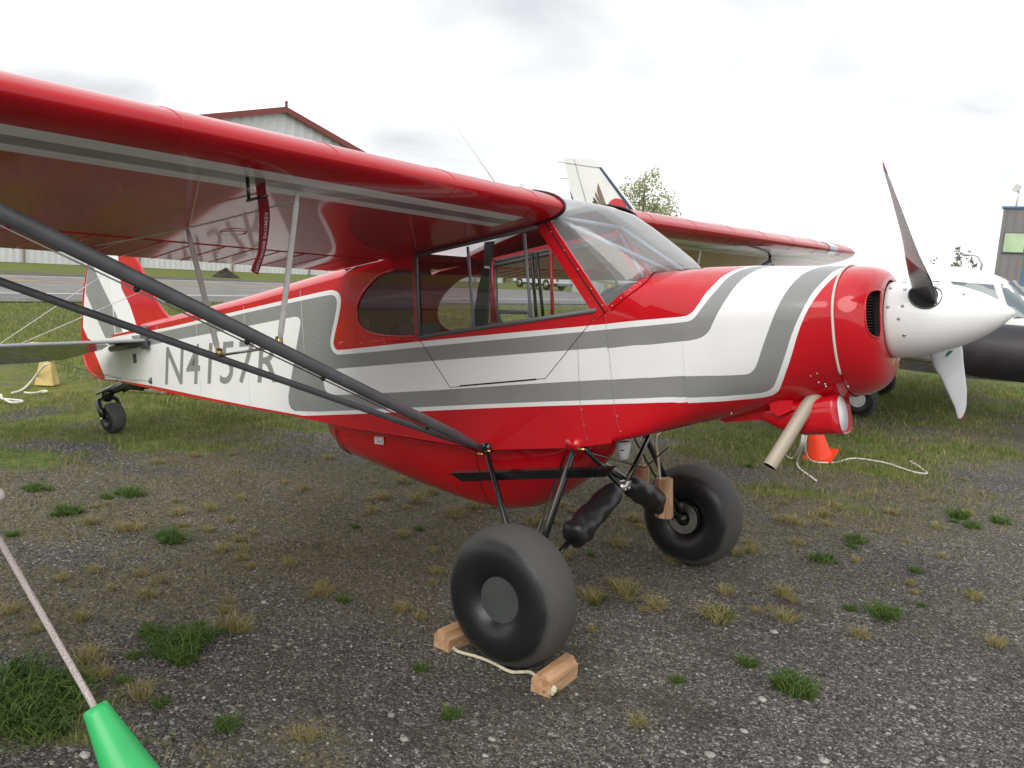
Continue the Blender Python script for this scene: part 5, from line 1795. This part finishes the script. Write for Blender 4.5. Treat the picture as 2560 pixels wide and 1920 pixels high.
MB().tube([(2.15, YC, .95), (2.2, YC, .2)], .045, 10).build('nose_strut', PW, tw)

# painted concrete chock beside the near wheel of the twin
rk = gnd(2152, 1036)
m = MB(); m.ball(rk + [0, 0, .06], .10, 10, sc=(1.1, .8, .75))
V_ = np.concatenate(m.V); V_ = V_ + (rng.random(V_.shape) - .5) * .03; m.V = [V_]
tag(m.build('rock', pm('pale_rock', (.45, .42, .37), .9, var=.25, vscale=20, grime=(.42, .2, .14)), smooth=False, loc=tuple(rk)), 'pale stone chocking the wheel of the white airplane', 'rock')
for k, (pa, pb, lab) in enumerate((((2250, 921), (2365, 936), 'dark beam standing in for the shadow beneath the white airplane'), ((2400, 943), (2530, 953), 'dark beam standing in for the shadow under the black nacelle'))):
    a, b = gnd(*pa), gnd(*pb); mid = (a + b) / 2; d = b - a  # dark beams added in place of the shadow under the aeroplane
    tag(MB().box(mid + [0, 0, .12], (np.linalg.norm(d), .25, .26), Matrix.Rotation(math.atan2(d[1], d[0]), 3, 'Z')).build('shade_beam', DKSHADE, smooth=False, loc=tuple(mid)), lab, 'shade_beam')

# ================================================================== PICKUP, UTILITY BOXES
TRW = pm('truck_white', (.70, .71, .73), .3, coat=.6, var=.03)
TRG = pm('truck_glass', (.03, .035, .04), .08, coat=.8)
TRL = pm('tail_lamp_red', (.5, .02, .02), .25, coat=.5)
CHR = pm('chrome_trim', (.35, .38, .42), .25, metal=.9)
rw = gnd(1384, 726)
dirv = np.array([.975, -.22, 0]); dirv /= np.linalg.norm(dirv); wb = 3.55
ang = math.atan2(dirv[1], dirv[0])
truck = empty('pickup_truck', tuple(rw * [1, 1, 0]), 'white pickup truck parked on the far side of the road', 'truck')
sc_ = wb / 3.55
RT = np.array([[math.cos(ang), -math.sin(ang), 0], [math.sin(ang), math.cos(ang), 0], [0, 0, 1]])


def TX(V): return (np.asarray(V) * sc_) @ RT.T + rw * [1, 1, 0] + [0, 0, .03]


# local frame: x to the rear, rear axle at 0, y away
body = [(1.35, .62), (1.35, 1.12), (.9, 1.15), (-1.15, 1.15), (-1.25, 1.9), (-2.3, 1.92), (-2.95, 1.22), (-4.2, 1.12), (-4.45, .95), (-4.45, .55)]
arch = lambda cx: [(cx + .46 * math.cos(t), .50 + .40 * math.sin(t)) for t in np.linspace(np.pi, 0, 9)]
poly = body + arch(-3.55) + arch(0)
MB().prism([(x, -.98, z) for x, z in poly], (0, 1.96, 0)).build('body', TRW, truck, smooth=False, xf=TX)
MB().prism([(x, -.99, z) for x, z in ((-1.33, 1.25), (-1.35, 1.82), (-2.22, 1.84), (-2.75, 1.27))], (0, .03, 0)).build('side_window', TRG, truck, smooth=False, xf=TX)
for cx in (0, -3.55):
    w_ = MB().lathe([(0, .22), (0, .37), (.03, .40), (.22, .40), (.25, .36), (.25, .2)], (cx, -1.0, .40), (0, 1, 0), 28).build('wheel', RUBBER, truck, xf=TX)
    MB().lathe([(0, .0), (-.01, .12), (0, .23), (.04, .24)], (cx, -1.005, .40), (0, 1, 0), 20).build('rim', STEEL, w_, xf=TX)
    MB().lathe([(0, .22), (0, .37), (.03, .40), (.22, .40), (.25, .36), (.25, .2)], (cx, .75, .40), (0, 1, 0), 28).build('wheel', RUBBER, truck, xf=TX)
MB().box((1.36, -.9, .95), (.08, .2, .34)).build('tail_lamp', TRL, truck, smooth=False, xf=TX)
MB().box((1.45, 0, .52), (.16, 1.9, .2)).build('bumper', CHR, truck, smooth=False, xf=TX)
MB().box((-4.5, 0, .55), (.14, 1.9, .2)).build('bumper', CHR, truck, smooth=False, xf=TX)
MB().box((-1.7, 0, .42), (5.0, 1.6, .2)).build('chassis', MATT, truck, smooth=False, xf=TX)
UB = pm('utility_grey', (.42, .43, .42), .6, var=.05)
for (px, w_, h, lab) in ((1452, 1.6, 1.5, 'wide grey utility cabinet standing past the rear of the pickup'), (1489, 1.3, 1.7, 'taller grey utility cabinet next to the yellow post')):
    p = gnd(px, 731) * [1, 1, 0]
    ub = empty('utility_cabinet', tuple(p), lab, 'cabinet')
    MB().box(p + [0, 0, h / 2], (.8, w_, h)).build('housing', UB, ub, smooth=False)
    MB().box(p + [0, 0, h + .04], (.9, w_ + .1, .08)).build('lid', UB, ub, smooth=False)
    MB().box(p + [.41, 0, h / 2], (.02, .03, h * .9)).build('door_seam', WINFRM, ub, smooth=False)
p = gnd(1523, 731) * [1, 1, 0]
yb_ = MB().tube([p, p + [0, 0, 1.35], p + [0, 0, 1.42]], [.16, .16, .08], 12).build('bollard', pm('bollard_yellow', (.62, .48, .04), .5, var=.1), loc=tuple(p))
tag(yb_, 'yellow steel bollard at the grey utility cabinets', 'bollard')

# ================================================================== WHEEL CHOCKS
def chock(c, axis, L_, sz, up, mat, parent):
    """wooden block with chamfered top edges"""
    ax = np.array(axis, float); ax /= np.linalg.norm(ax)
    up = np.array(up, float); up /= np.linalg.norm(up)
    s = np.cross(up, ax); s /= np.linalg.norm(s)
    h = sz / 2
    sec = [(-h, -h), (h, -h), (h, h * .25), (h * .38, h), (-h * .38, h), (-h, h * .25)]
    P = [np.array(c) + s * a + up * b - ax * L_ / 2 for a, b in sec]
    return MB().prism(P, ax * L_).build('wood_block', mat, parent, smooth=False)


ch = empty('wheel_chocks', (.25, -.9, 0), 'pair of stained wooden chocks joined by rope around the right main tyre', 'chocks')
chock((.515, -.915, .046), (-.07, 1, 0), .225, .092, (0, 0, 1), WOOD, ch)
chock((-.02, -.91, .046), (.05, 1, 0), .22, .092, (0, 0, 1), WOOD, ch)
zh = zoomer(1050, 1250, .3014)
rp = [gnd(*p, .045) for p in zh((300, 1125))] + [gnd(*p, .012) for p in zh((262, 1180), (285, 1245), (360, 1272), (450, 1292), (600, 1345), (700, 1405), (770, 1432), (850, 1425))] + [gnd(*p, .04) for p in zh((935, 1428))] + [np.array([.515, -1.02, .045]), np.array([.515, -.95, .045])]
MB().tube(smooth_line(rp, 2), .0075, 10).build('chock_rope', ROPEC, ch)
kn = np.array([.566, -1.005, .03])
MB().ball(kn, .019, 10).build('rope_knot', ROPEC, ch)
MB().tube([kn, kn + [.008, -.012, -.018]], .006, 8).build('rope_tail', ROPEC, ch)

hc = empty('hanging_chocks', tuple(B(ony(1663, 1292, .42)) * [1, 1, 0]), 'pair of wooden chocks hung on a rope from the landing gear', 'chocks')
c1 = B(ony(1663, 1245, .42)); u1 = np.array([-.12, 0.02, 1.0])
chock(c1, u1, .215, .085, (.8, -.6, .08), WOODV, hc)
c2 = B(ony(1604, 1207, .62))
chock(c2, (-.05, 0, 1), .20, .085, (.8, -.6, .0), WOODV, hc)
r0 = B(ony(1636, 1092, .36)); r1 = B(ony(1652, 1203, .40))
MB().tube(smooth_line([r0 + [0, .1, .03], r0, (r0 + r1) / 2 + [.003, 0, 0], r1 + [0, 0, -.02]], 1), .0072, 8).build('hanging_rope', ROPEC, hc)
r2 = B(ony(1604, 1140, .60))
MB().tube([r0 + [0, .1, .03], r2 + [0, 0, .12], r2, c2 + [0, 0, .09]], .006, 8).build('hanging_rope', ROPEC, hc)
MB().ball(B(ony(1596, 1211, .57)), .014, 8).build('rope_knot', ROPEC, hc)

# ================================================================== STREAMER
RBF = pm('streamer_red', (.26, .012, .022), .75, var=.1, vscale=30, bump=.2, bscale=120)
st = empty('warning_streamer', tuple(B(wlow(.12, -1.90)) - np.array([0, 0, .6])), 'red cloth warning streamer with white lettering hanging below the right wing', 'streamer')
zS = zoomer(420, 420, .2712)
ly = -1.88
left = [ony(*p, ly) for p in zS((820, 265), (828, 400), (826, 560), (822, 700), (815, 810), (782, 885), (772, 950))]
right = [ony(*p, ly) for p in zS((905, 265), (925, 400), (918, 560), (905, 700), (888, 810), (868, 890), (842, 985))]
left, right = smooth_line(left, 1), smooth_line(right, 1)
kk = np.linspace(0, 1, len(left))
left = [p + np.array([0, .006 * math.sin(4 * k), 0]) for p, k in zip(left, kk)]
right = [p + np.array([0, .006 * math.sin(4 * k + .7), 0]) for p, k in zip(right, kk)]
Gd = np.array([[l + (r - l) * t for t in (0, .5, 1)] for l, r in zip(left, right)])
m = MB(); m.grid(Gd); m.grid(Gd[:, ::-1] + [0, .0015, 0])
rib_ = m.build('ribbon', RBF, st, xf=B)
top = [ony(*p, ly) for p in zS((800, 85), (890, 90), (905, 265), (820, 265))]
MB().add([top[0], top[1], top[2], top[3], top[0] + [0, .002, 0], top[1] + [0, .002, 0], top[2] + [0, .002, 0], top[3] + [0, .002, 0]], [(0, 1, 2, 3), (7, 6, 5, 4)]).build('sleeve', RBF, st, xf=B, smooth=False)
tv, tf = text_mesh('REMOVE BEFORE FLIGHT', .012, 0, 1.05)
a0, a1 = zS((905, 405))[0], zS((850, 925))[0]
u = (tv[:, 0] - tv[:, 0].min()) / np.ptp(tv[:, 0]); v = (tv[:, 1] - tv[:, 1].min()) / np.ptp(tv[:, 1])
# lettering runs down the ribbon, baseline towards its left edge
n_ = len(left)
def rib_pt(t, w):
    f = t * (n_ - 1); i = np.clip(f.astype(int), 0, n_ - 2); g = (f - i)[:, None]
    l = np.array(left)[i] * (1 - g) + np.array(left)[i + 1] * g
    r = np.array(right)[i] * (1 - g) + np.array(right)[i + 1] * g
    return l + (r - l) * w[:, None]
link_mesh('streamer_lettering', B(rib_pt(.2 + .74 * u, .60 + .32 * v) - [0, .003, 0]), tf, OFFW, st, smooth=False)

# ================================================================== TIE-DOWN ROPE AND GREEN CONE (right wing)
GRN = pm('green_plastic', (.035, .46, .13), .38, var=.06, vscale=6, coat=.1)
gc0 = CAM + ray(237, 1768) * 2.30        # mouth of the sleeve
anchor = gnd(470, 2210)
ax = anchor - gc0; Lc = np.linalg.norm(ax); ax = ax / Lc
gcone = empty('green_cone', tuple(anchor), 'bright green plastic cone sleeve slipped over the tie-down rope', 'cone')
Lg = min(.55, Lc)
m = MB()
m.lathe([(0, .030), (0, .033), (.02, .036), (Lg * .5, .075), (Lg, .125)], gc0, ax, 40)
m.lathe([(Lg, .122), (.02, .033), (0, .030)], gc0, ax, 40)
m.build('cone_body', GRN, gcone)
MB().lathe([(0, .125), (0, .155), (.012, .155), (.012, .125)], gc0 + ax * Lg, ax, 40).build('cone_rim', GRN, gcone)
# rope material with fine braid
ring = B(wlow(.155, -3.08) - [0, 0, .07])
q0 = CAM + ray(0, 1352) * 2.62
d0 = (q0 - gc0) / np.linalg.norm(q0 - gc0)
# the straight run of the rope up to the wing ring
P_ = [anchor + [0, 0, .02], gc0 + ax * .1, gc0 - ax * .0] + [gc0 + (q0 - gc0) * t for t in (.25, .5, .75, 1.0)]
up_end = q0 + d0 * .35
P_ += [up_end, up_end * .35 + ring * .65, ring]
tr_ = MB().tube(smooth_line(P_, 1), .0095, 14).build('tie_down_rope', None or bpy.data.materials.new('braided_rope'), loc=tuple(anchor))
bm_ = tr_.data.materials[0]; bm_.use_nodes = True
nt = bm_.node_tree; b = nt.nodes['Principled BSDF']; b.inputs['Roughness'].default_value = .8
t = nd(nt, 'ShaderNodeTexCoord'); vo = nd(nt, 'ShaderNodeTexVoronoi'); vo.inputs['Scale'].default_value = 260
nt.links.new(t.outputs['Object'], vo.inputs['Vector'])
r = nd(nt, 'ShaderNodeValToRGB'); r.color_ramp.elements[0].color = (.75, .72, .68, 1); r.color_ramp.elements[1].position = .75; r.color_ramp.elements[1].color = (.34, .27, .26, 1)
nt.links.new(vo.outputs['Distance'], r.inputs[0]); nt.links.new(r.outputs[0], b.inputs['Base Color'])
bp = nd(nt, 'ShaderNodeBump'); bp.inputs['Strength'].default_value = .5; bp.inputs['Distance'].default_value = -.003
nt.links.new(vo.outputs['Distance'], bp.inputs['Height']); nt.links.new(bp.outputs[0], b.inputs['Normal'])
tag(tr_, 'braided white tie-down rope running from the right wing into the green cone', 'rope')
kn = CAM + ray(-8, 1238) * 2.66
tag(MB().ball(kn, .024, 10).tube([kn, kn * .3 + up_end * .7, up_end], .007, 8).build('rope_knot', ROPE, loc=tuple(kn)), 'white knotted rope end hanging beside the tie-down rope', 'rope')

# ================================================================== CONES AND LOOSE ROPES
ORG = pm('cone_orange', (.90, .055, .012), .45, var=.05, coat=.1)
oc = gnd(2030, 1152)
ocone = empty('orange_cone', tuple(oc), 'orange traffic cone leaning behind the nose of the red airplane', 'cone')
lean = Matrix.Rotation(-.16, 3, 'Y') @ Matrix.Rotation(.30, 3, 'X')
ctr = oc + np.array([.03, .12, .04])
MB().box(ctr, (.30, .30, .025), lean).build('cone_base', ORG, ocone, smooth=False)
axc = np.array(lean @ Vector((0, 0, 1)))
MB().lathe([(0.01, .125), (.02, .12), (.05, .108), (.42, .035), (.43, .028), (.43, .02)], ctr, axc, 32).build('cone_body', ORG, ocone)
YEL = pm('marker_yellow', (.58, .44, .17), .7, var=.15, vscale=9)
p = gnd(118, 963)
h = .335
yc_ = empty('yellow_marker', tuple(p), 'pale yellow tapered marker with white rope tied to it, on grass by the tail', 'cone')
Rz = Matrix.Rotation(YAW + .12, 3, 'Z')
MB().box(p + [0, 0, h / 2 + .01], (.20, .18, h), Rz, taper=.5).build('marker_body', YEL, yc_, smooth=False)
MB().box(p + [0, 0, h + .006], (.104, .094, .012), Rz).build('marker_cap', YEL, yc_, smooth=False)
p2_ = gnd(105, 873)
tag(MB().box(p2_ + [0, 0, .05], (.34, .10, .09), Rz).build('yellow_board', YEL, smooth=False, loc=tuple(p2_)), 'short yellow board lying on the grass beyond the stabilizer', 'board')
zc_ = zoomer(0, 860, .13562)
p = gnd(118, 963)
ropeA = [wy(*q, p[1] - .12) for q in zc_((880, 372), (830, 385), (760, 450), (650, 600), (560, 710))] + [gnd(*q, .02) for q in zc_((440, 830), (330, 880), (220, 905))]
ropes = [('white rope running from the yellow marker to the grass', ropeA, .012),
         ('loose loop of white rope on the grass before the yellow marker', [gnd(*q, .025) for q in zc_((450, 890), (560, 905), (700, 895), (760, 860), (860, 860), (870, 885), (770, 890))], .010),
         ('flattened loop of thick white rope lying on the grass behind the tail', [gnd(*q, .03) for q in zc_((20, 935), (30, 1010), (90, 1015), (250, 1030), (410, 1045), (415, 1065), (340, 1080), (190, 1080), (100, 1030))], .012),
         ('short white rope bight beyond the stabilizer tip', [gnd(*q, .03) for q in zc_((370, 110), (400, 70), (460, 50), (540, 30))], .014)]
zr = zoomer(1880, 960, .22604)
Wr = 3.55
hang0 = wy(*zr((575, 490))[0], 3.9)
ropes += [('white rope hanging below the air scoop and lying on the gravel', [hang0 + np.array([0, 0, .25]), wy(*zr((578, 520))[0], 3.92), wy(*zr((560, 700))[0], 3.88)] + [gnd(*q, .015) for q in zr((500, 850), (495, 890), (530, 940), (600, 990), (670, 1040), (712, 1072))], .009),
          ('white rope trailing from the nose out across the grass', [wy(*zr((612, 480))[0], 4.2) + np.array([0, 0, .2]), wy(*zr((605, 560))[0], 4.2), wy(*zr((580, 700))[0], 4.2)] + [gnd(*q, .015) for q in zr((610, 820), (680, 862), (780, 872), (950, 870), (1050, 830), (1150, 820), (1300, 840), (1500, 875), (1650, 930), (1840, 990), (1960, 992), (1900, 955), (1830, 900), (1745, 855))], .009),
          ('white rope loop hanging slack behind the exhaust pipe', [wy(*zr((565, 500))[0], 4.0) + np.array([0, 0, .2]), wy(*zr((560, 560))[0], 4.0), wy(*zr((530, 700))[0], 4.0)] + [gnd(*q, .015) for q in zr((480, 800), (430, 832), (385, 800), (360, 740), (370, 600))], .009)]
for lab, pts, r in ropes:
    o = MB().tube(smooth_line(pts, 2), r, 8).build('loose_rope', ROPE, loc=tuple(np.array(pts[-1]) * [1, 1, 0]))
    tag(o, lab, 'rope')
# plank on the grass behind the tail wheel
a, b = gnd(335, 978), gnd(425, 985); mid = (a + b) / 2; d = b - a
tag(MB().box(mid + [0, .06, .06], (np.linalg.norm(d) + .15, .22, .10), Matrix.Rotation(math.atan2(d[1], d[0]), 3, 'Z')).build('plank', TIMBER, smooth=False, loc=tuple(mid)), 'weathered plank lying on the grass behind the tail wheel', 'plank')

# ================================================================== GRASS, WEEDS, PEBBLES
GRASSM = attr_mat('grass_blades', .8, trans=.3)
STONEM = attr_mat('pebbles', .85)


def set_col(o, cc):
    at = o.data.attributes.new('col', 'FLOAT_COLOR', 'POINT')
    at.data.foreach_set('color', np.concatenate([cc, np.ones((len(cc), 1))], 1).astype(np.float32).ravel())


def mesh_np(name, V, F, mat, loc=None):
    """fast triangle mesh"""
    V = np.asarray(V, np.float32).reshape(-1, 3); F = np.asarray(F, np.int32)
    me = bpy.data.meshes.new(name)
    me.vertices.add(len(V)); me.vertices.foreach_set('co', V.ravel())
    k = F.shape[1]
    me.loops.add(F.size); me.loops.foreach_set('vertex_index', F.ravel())
    me.polygons.add(len(F)); me.polygons.foreach_set('loop_start', np.arange(0, F.size, k, dtype=np.int32))
    me.materials.append(mat); me.update(calc_edges=True)
    o = bpy.data.objects.new(name, me); COL.objects.link(o)
    if loc is not None: o.location = loc
    return o


def blades(x, y, z, h, w, lean, cols, r):
    """bent blades: 3 triangles each"""
    n = len(x)
    a = r.uniform(0, 2 * np.pi, n)
    dx, dy = np.cos(a), np.sin(a)
    b = r.uniform(0, 2 * np.pi, n); lx, ly_ = np.cos(b) * lean, np.sin(b) * lean
    p = np.stack([x, y, z], -1); s = np.stack([dx, dy, 0 * dx], -1) * (w / 2)[:, None]
    mid = p + np.stack([lx * h * .35, ly_ * h * .35, h * .6], -1); tip = p + np.stack([lx * h, ly_ * h, h * np.clip(1 - lean * .35, .3, 1)], -1)
    V = np.stack([p - s, p + s, mid - s * .75, mid + s * .75, tip], 1)
    i = (np.arange(n) * 5)[:, None]
    F = np.concatenate([i + [0, 1, 3], i + [0, 3, 2], i + [2, 3, 4]])
    return V.reshape(-1, 3), F, np.repeat(cols, 5, 0)


def scatter(n, x0, x1, y0, y1):
    return rng.uniform(x0, x1, n), rng.uniform(y0, y1, n)


def in_view(x, y, pad=60):
    q = proj(np.stack([x, y, np.zeros_like(x)], -1)); d = (np.stack([x, y, np.zeros_like(x)], -1) - CAM) @ CR[2]
    return (d > .3) & (q[:, 0] > -pad) & (q[:, 0] < 2560 + pad) & (q[:, 1] < 1920 + 4 * pad)


VV, FF, CC, nn = [], [], [], 0


def push(V, F, C):
    global nn
    VV.append(V); FF.append(F + nn); CC.append(C); nn += len(V)


for (n, x0, x1, y0, y1, hh, ww) in ((420000, -7, 5, -3.5, 8, .055, .0042), (260000, -21, 3.5, 1, 16, .075, .009), (60000, -21, -6, 10, 34, .09, .018)):
    x, y = scatter(n, x0, x1, y0, y1)
    k = in_view(x, y); x, y = x[k], y[k]
    g, d, b_ = cover(x, y)
    cl = fbm(x, y, 5.5, 31)
    keep = rng.random(len(x)) < np.clip(g * 1.7, 0, 1) * np.clip((cl - .25) * 2.4, .15, 1)
    x1_, y1_, g1 = x[keep], y[keep], g[keep]; m_ = len(x1_)
    hgt = hh * rng.uniform(.35, 1.25, m_) * (.55 + .9 * cl[keep])
    t = rng.random(m_)[:, None]; t2 = (rng.random(m_) < .24 + .35 * (1 - g1))[:, None]
    col = np.array([.085, .135, .032]) * (1 - t) + np.array([.21, .27, .075]) * t
    col = np.where(t2, np.array([.34, .29, .14]) * (.6 + .7 * t), col)
    push(*blades(x1_, y1_, gh(x1_, y1_) - .004, hgt, ww * rng.uniform(.6, 1.3, m_), rng.uniform(.1, .8, m_), col, rng))
    keep = (rng.random(len(x)) < d * .75 * (cl > .36)) & ~keep
    x1_, y1_ = x[keep], y[keep]; m_ = len(x1_)
    t = rng.random(m_)[:, None]
    col = np.array([.17, .14, .07]) * (1 - t) + np.array([.42, .35, .19]) * t
    col = np.where(rng.random(m_)[:, None] < .4, np.array([.12, .15, .045]) * (.6 + .9 * t), col)
    push(*blades(x1_, y1_, gh(x1_, y1_) - .004, hh * .55 * rng.uniform(.4, 1.2, m_), ww * .8 * np.ones(m_), rng.uniform(.4, 1.4, m_), col, rng))
grass = mesh_np('grass', np.concatenate(VV), np.concatenate(FF), GRASSM)
set_col(grass, np.concatenate(CC))
tag(grass, 'patchy green and dry grass growing over the gravel', 'grass', kind='stuff')

# pebbles near the camera
oct_ = np.array([(1, 0, 0), (-1, 0, 0), (0, 1, 0), (0, -1, 0), (0, 0, 1), (0, 0, -1), (.62, .62, .45), (-.62, .62, .45), (-.62, -.62, .45), (.62, -.62, .45)])
oF = np.array([(0, 6, 9), (2, 7, 6), (1, 8, 7), (3, 9, 8), (4, 6, 7), (4, 7, 8), (4, 8, 9), (4, 9, 6), (0, 2, 6), (2, 1, 7), (1, 3, 8), (3, 0, 9)])
x, y = scatter(420000, -6.5, 5.5, -3.3, 5.5)
k = in_view(x, y); x, y = x[k], y[k]
g, d, b_ = cover(x, y)
dist = np.hypot(x - CAM[0], y - CAM[1])
keep = rng.random(len(x)) < np.clip(1 - 1.2 * g - .55 * b_ - .35 * d, .04, 1) * np.clip(4.0 / dist, .2, 1) ** 1.1
x, y = x[keep], y[keep]; n = len(x)
sz = (np.exp(rng.normal(math.log(.0031), .42, n)) ).clip(.002, .014)
rot = rng.uniform(0, 2 * np.pi, n); c, s = np.cos(rot), np.sin(rot)
base = oct_[None] * rng.uniform(.65, 1.25, (n, 10, 1)) * np.stack([rng.uniform(.8, 1.5, n), rng.uniform(.7, 1.1, n), rng.uniform(.45, .8, n)], -1)[:, None]
P = np.stack([base[..., 0] * c[:, None] - base[..., 1] * s[:, None], base[..., 0] * s[:, None] + base[..., 1] * c[:, None], base[..., 2]], -1) * sz[:, None, None]
P += np.stack([x, y, gh(x, y) + sz * .18], -1)[:, None]
F = (oF[None] + (np.arange(n) * 10)[:, None, None]).reshape(-1, 3)
peb = mesh_np('pebbles', P.reshape(-1, 3), F, STONEM)
v = np.clip(np.exp(rng.normal(math.log(.105), .62, n)), .02, .45)[:, None] * (np.array([1, .975, .94]) + rng.normal(0, .04, (n, 3)))
set_col(peb, np.repeat(np.clip(v, .01, .6), 10, 0))
tag(peb, 'loose grey gravel stones scattered over the parking ground', 'gravel', kind='stuff')


# single tufts and weeds standing in the gravel
def tuft_mesh(name, n, h, w, spread, c0, c1, seed, lean=(.2, 1.1)):
    r = np.random.default_rng(seed)
    a = r.uniform(0, 2 * np.pi, n); q = spread * np.sqrt(r.random(n))
    x, y = q * np.cos(a), q * np.sin(a)
    t = r.random(n)[:, None]
    V, F, C = blades(x, y, np.full(n, -.004), h * r.uniform(.45, 1.2, n), w * r.uniform(.7, 1.3, n), r.uniform(*lean, n), np.array(c0) * (1 - t) + np.array(c1) * t, r)
    o = mesh_np(name, V, F, GRASSM); set_col(o, C)
    me = o.data; bpy.data.objects.remove(o)
    return me


dry_me = [tuft_mesh('grass_tuft', 170, .085, .0034, .05, (.19, .17, .065), (.46, .40, .19), 50 + k, (.5, 2.0)) for k in range(4)]
grn_me = [tuft_mesh('weed', 170, .075, .0055, .06, (.05, .10, .02), (.14, .22, .05), 60 + k, (.5, 1.7)) for k in range(4)]
DRYP = [(1330, 1310, 1.0), (1400, 1395, 1.0), (1375, 1435, .8), (1010, 1205, 1.0), (1080, 1235, .9), (1190, 1270, 1.0), (960, 1245, 1.0), (1040, 1255, 1.0), (1140, 1290, 1.1), (1405, 1265, .9), (1480, 1498, 1.1), (1562, 1485, 1.2), (1640, 1520, 1.0), (1545, 1362, 1.1), (1958, 1490, 1.0), (1965, 1552, 1.0), (1795, 1550, 1.3), (1880, 1380, .8), (2150, 1592, .8), (2490, 1612, .8), (1990, 1310, 1.2), (2060, 1290, 1.0), (2085, 1275, 1.1), (2230, 1285, .9), (590, 1570, 1.1), (220, 1655, 1.0), (250, 1690, .8), (355, 1740, .8), (1830, 1300, .9), (1740, 1230, .8), (930, 1280, .9), (1290, 1400, .8), (1585, 1300, 1.0), (2340, 1320, .8), (1680, 1405, .9), (1835, 1385, .9)]
GRNP = [(430, 1350, 1.2), (415, 1345, .9), (460, 1620, 1.3), (420, 1610, 1.1), (500, 1600, 1.0), (460, 1650, 1.0), (2140, 1355, 1.1), (2395, 1295, 1.2), (2430, 1320, .9), (2500, 1308, 1.0), (2050, 1402, 1.0), (2205, 1542, 1.2), (1985, 1725, 1.2), (1960, 1715, .8), (2010, 1735, .8), (1805, 1545, .9), (90, 1225, 1.0), (170, 1285, 1.0), (60, 1700, 1.4), (110, 1730, 1.4), (150, 1770, 1.3), (30, 1760, 1.4), (70, 1790, 1.3), (110, 1830, 1.2), (30, 1820, 1.2), (180, 1720, 1.0), (380, 1585, .9), (330, 1240, 1.0), (2290, 1430, .6), (1870, 1660, .7)]
# more small ones between the larger, thinner towards the open gravel
r2 = np.random.default_rng(123)
n_add = [0, 0]
for _ in range(900):
    px, py = r2.uniform(20, 2540), r2.uniform(1130, 1850)
    p = gnd(px, py); g_, d_, b_ = cover(np.array([p[0]]), np.array([p[1]]))
    if g_[0] < .35 and r2.random() < d_[0] * .55 + .03 and n_add[0] < 90 and not (abs(p[0] - .25) < .5 and abs(abs(p[1]) - .9) < .25):
        DRYP.append((px, py, r2.uniform(.35, .8))); n_add[0] += 1
    elif r2.random() < .035 and n_add[1] < 22:
        GRNP.append((px, py, r2.uniform(.35, .7))); n_add[1] += 1
# ragged satellites round the bigger plants
for L0, lo, hi, kmax in ((DRYP, .25, .55, 2), (GRNP, .3, .6, 4)):
    for px, py, sc in [q for q in L0 if q[2] >= .95]:
        for _ in range(r2.integers(1, kmax + 1)):
            d_ = r2.normal(0, 1, 2) * (np.array([38, 17]) if py > 1450 else np.array([26, 9]))
            L0.append((px + d_[0], py + d_[1], r2.uniform(lo, hi)))
for L_, mes, nm, lab, grp in ((DRYP, dry_me, 'grass_tuft', 'straw-coloured grass tuft standing in the gravel', 'dry grass tufts in the gravel'), (GRNP, grn_me, 'weed', 'low green weed clump growing in the gravel', 'green weeds in the gravel')):
    for k, (px, py, sc) in enumerate(L_):
        p = gnd(px, py)
        o = bpy.data.objects.new(nm, mes[k % 4]); COL.objects.link(o)
        o.location = (p[0], p[1], float(gh(p[0], p[1])) + .001); o.rotation_euler = (0, 0, k * 1.7); o.scale = (sc, sc, sc * (.8 + .4 * ((k * 37) % 10) / 10))
        tag(o, lab, 'grass' if nm == 'grass_tuft' else 'weed', grp)
# larger single stones
STP = [(213, 1890, .018), (660, 1507, .014), (978, 1790, .013), (1905, 1750, .016), (1935, 1582, .018), (1860, 1830, .014), (2280, 1770, .014), (2430, 1700, .018), (1775, 1890, .018), (1010, 1850, .015), (1230, 1850, .013), (2060, 1905, .016), (2350, 1900, .014)]
for k, (px, py, sz_) in enumerate(STP):
    p = gnd(px, py); r = np.random.default_rng(90 + k)
    m = MB(); m.ball(p + [0, 0, sz_ * .25], sz_, 8, sc=(1.3, .95, .55)); m.V = [m.V[0] + (r.random(m.V[0].shape) - .5) * sz_ * .35]
    tag(m.build('stone', pm('stone_%d' % k, tuple(np.array([.30, .29, .27]) * r.uniform(.6, 1.2)), .85, var=.2, vscale=60), loc=tuple(p)), 'pale pebble larger than the gravel around it', 'stone', 'larger pale stones in the gravel')

# bookkeeping properties are not needed in the finished scene
for o in bpy.data.objects:
    if '_o' in o: del o['_o']
